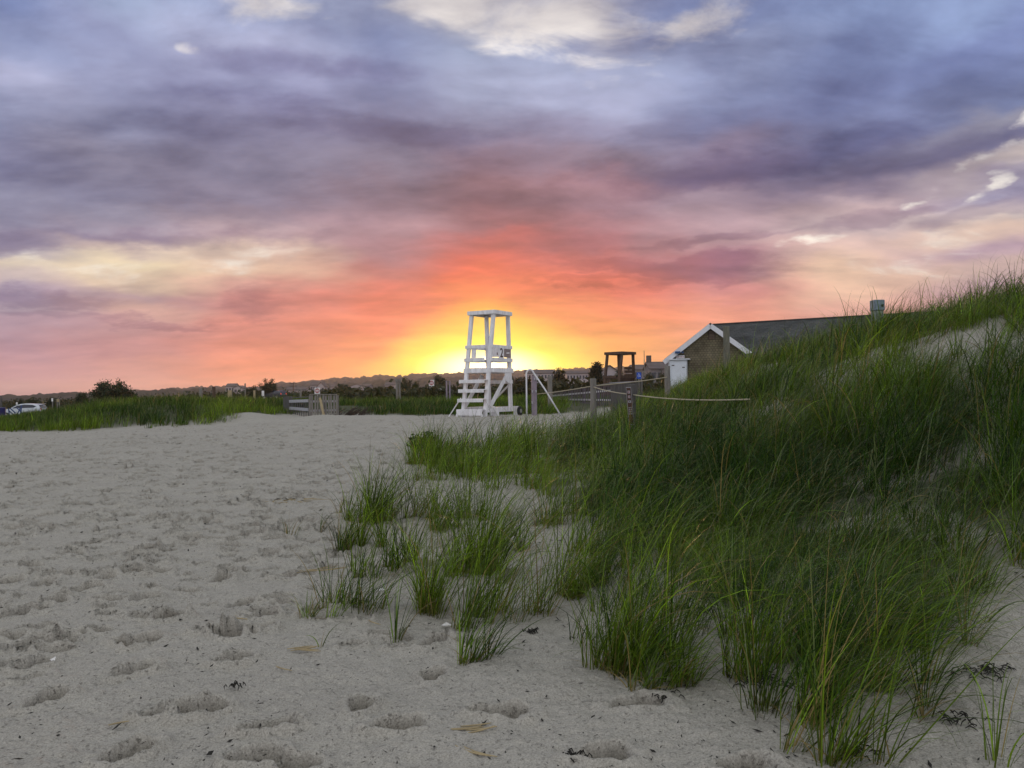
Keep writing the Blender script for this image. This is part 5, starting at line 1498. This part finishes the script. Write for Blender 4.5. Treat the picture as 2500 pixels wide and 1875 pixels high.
weed(2400, 1645, 24, 0.12, 'black curled seaweed heap, biggest one, on the sand by the dead tuft', 1)
weed(2340, 1770, 14, 0.09, 'small black seaweed lump below the biggest heap', 2)
weed(1400, 1852, 12, 0.055, 'little black seaweed knot at the bottom middle of the sand', 3)
weed(1860, 1665, 26, 0.14, 'seaweed tangled at the foot of the front dune clumps', 4)
weed(1300, 1545, 16, 0.05, 'seaweed curl right of the small fan tuft', 5)
weed(1620, 1710, 12, 0.07, 'seaweed curl in front of the clump with the pale bent blade', 6)
weed(570, 1683, 9, 0.045, 'black seaweed strip on the open sand beside the footprints', 7)
weed(2080, 1850, 20, 0.09, 'dark seaweed at the foot of the nearest clump', 8)
weed(700, 1225, 10, 0.2, 'dark weed lying by the straw tangle on the far sand', 9)

STRAW = mat('dry straw', (0.34, 0.27, 0.15), 0.8, 0.25, 20)
rg = random.Random(9)


def straw(px, py, L, ang, lab, n=1, sp=0.03):
    g = G(px, py); m = MB()
    for k in range(n):
        a = R(ang) + rg.uniform(-0.5, 0.5) * (n > 1); c = Vector((g.x + rg.uniform(-sp, sp), g.y + rg.uniform(-sp, sp), 0)); pts = []
        for t in np.linspace(-0.5, 0.5, 5):
            q = c + Vector((math.cos(a + t * 0.5), math.sin(a + t * 0.5), 0)) * t * L; pts.append(Vector((q.x, q.y, Hs(q.x, q.y) + 0.014 + 0.02 * (0.25 - t * t))))
        m.tube(pts, [0.0025, 0.004, 0.004, 0.0035, 0.002], 5)
    tag(m.build('dry_straw', STRAW, org=(g.x, g.y, g.z)), lab, 'straw', 'dry straws on the sand')


straw(912, 1523, 0.17, -50, 'single pale straw on the sand below the bushy yellow based tuft')
straw(700, 1640, 0.14, -35, 'pale twig lying on the sand left of the tufts')
straw(730, 1225, 0.5, 10, 'tangle of yellow straw on the far sand', 16, 0.22)
straw(790, 1395, 0.40, 25, 'curved reddish dry leaf lying left of the sparse tuft', 4, 0.06)
straw(1160, 1785, 0.15, 5, 'crumpled pale leaf at the bottom of the middle sand', 5, 0.04)
straw(290, 1785, 0.09, 30, 'short pale stick among the near left footprints')
straw(585, 1518, 0.16, -45, 'bent brownish straw by the middle footprints', 2, 0.03)
straw(750, 1595, 0.16, 10, 'yellow green straws lying by the tiny shoot', 5, 0.05)
straw(1130, 1845, 0.2, -20, 'thin pale stick near the bottom edge', 2, 0.06)
SHELL = mat('bleached shell', (0.7, 0.68, 0.64), 0.5, 0.1, 20)
for i, (px, py, lab) in enumerate([(135, 1615, 'white shell chip on the left sand beside a footprint'), (2160, 1445, 'small white shell under the dune grass'), (930, 1445, 'bleached shell bit among the sparse tufts'), (1090, 1530, 'pale broken crab shell by the see through tuft')]):
    g = G(px, py); m = MB(); pr = []
    n = 10
    vs = [Vector((g.x, g.y, g.z + 0.022))]
    for k in range(n):
        a = 2 * math.pi * k / n; rr = 0.022 * (1 + 0.25 * math.sin(3 * a + i)); vs.append(Vector((g.x + math.cos(a) * rr * 1.5, g.y + math.sin(a) * rr, g.z + 0.004)))
    m.add(vs, [(0, 1 + k, 1 + (k + 1) % n) for k in range(n)])
    tag(m.build('shell', SHELL, org=(g.x, g.y, g.z)), lab, 'shell', 'shells on the sand')

# yellow flower in the grass by the rope post
g = G(1370, 1072); fl = thing('beach_flower', (g.x, g.y, g.z), 'single yellow flower in the grass in front of the rope post', 'flower')
top = P(1370, 1056, g.y)
MB().tube([(g.x, g.y, g.z - 0.02), (g.x + 0.01, g.y, g.z + 0.15), (top.x, g.y, max(top.z, g.z + 0.3))], 0.004, 5).build('stem', mat('green stem', (0.04, 0.09, 0.02), 0.6), fl)
m = MB(); tz = max(top.z, g.z + 0.3)
for k in range(9):
    a = 2 * math.pi * k / 9
    m.add([(top.x, g.y, tz), (top.x + math.cos(a - 0.25) * 0.05, g.y + math.sin(a - 0.25) * 0.05, tz + 0.02), (top.x + math.cos(a) * 0.07, g.y + math.sin(a) * 0.07, tz + 0.02), (top.x + math.cos(a + 0.25) * 0.05, g.y + math.sin(a + 0.25) * 0.05, tz + 0.02)], [(0, 1, 2, 3)])
m.build('bloom', mat('yellow petals', (0.6, 0.36, 0.03), 0.5), fl)

# ------------------------------------------------------------------ haze
hz = MB().box((0, 900, 22), (5200, 4400, 60)).build('haze', mat('dummy', (0.5, 0.5, 0.5)))
hm = bpy.data.materials.new('evening haze'); hm.use_nodes = True; hm.node_tree.nodes.clear()
vo = hm.node_tree.nodes.new('ShaderNodeVolumePrincipled'); ho = hm.node_tree.nodes.new('ShaderNodeOutputMaterial')
vo.inputs['Color'].default_value = (0.95, 0.90, 0.90, 1); vo.inputs['Density'].default_value = 0.00013; vo.inputs['Anisotropy'].default_value = 0.6
hm.node_tree.links.new(vo.outputs[0], ho.inputs['Volume'])
hz.data.materials.clear(); hz.data.materials.append(hm)
tag(hz, kind='stuff')

# ------------------------------------------------------------------ render settings
scene.view_settings.view_transform = 'Standard'; scene.view_settings.look = 'None'
scene.view_settings.exposure = 0; scene.view_settings.gamma = 1
cy = scene.cycles
cy.use_denoising = True
cy.max_bounces = 6; cy.diffuse_bounces = 3; cy.glossy_bounces = 2; cy.transmission_bounces = 3; cy.volume_bounces = 0; cy.transparent_max_bounces = 8
cy.caustics_reflective = False; cy.caustics_refractive = False
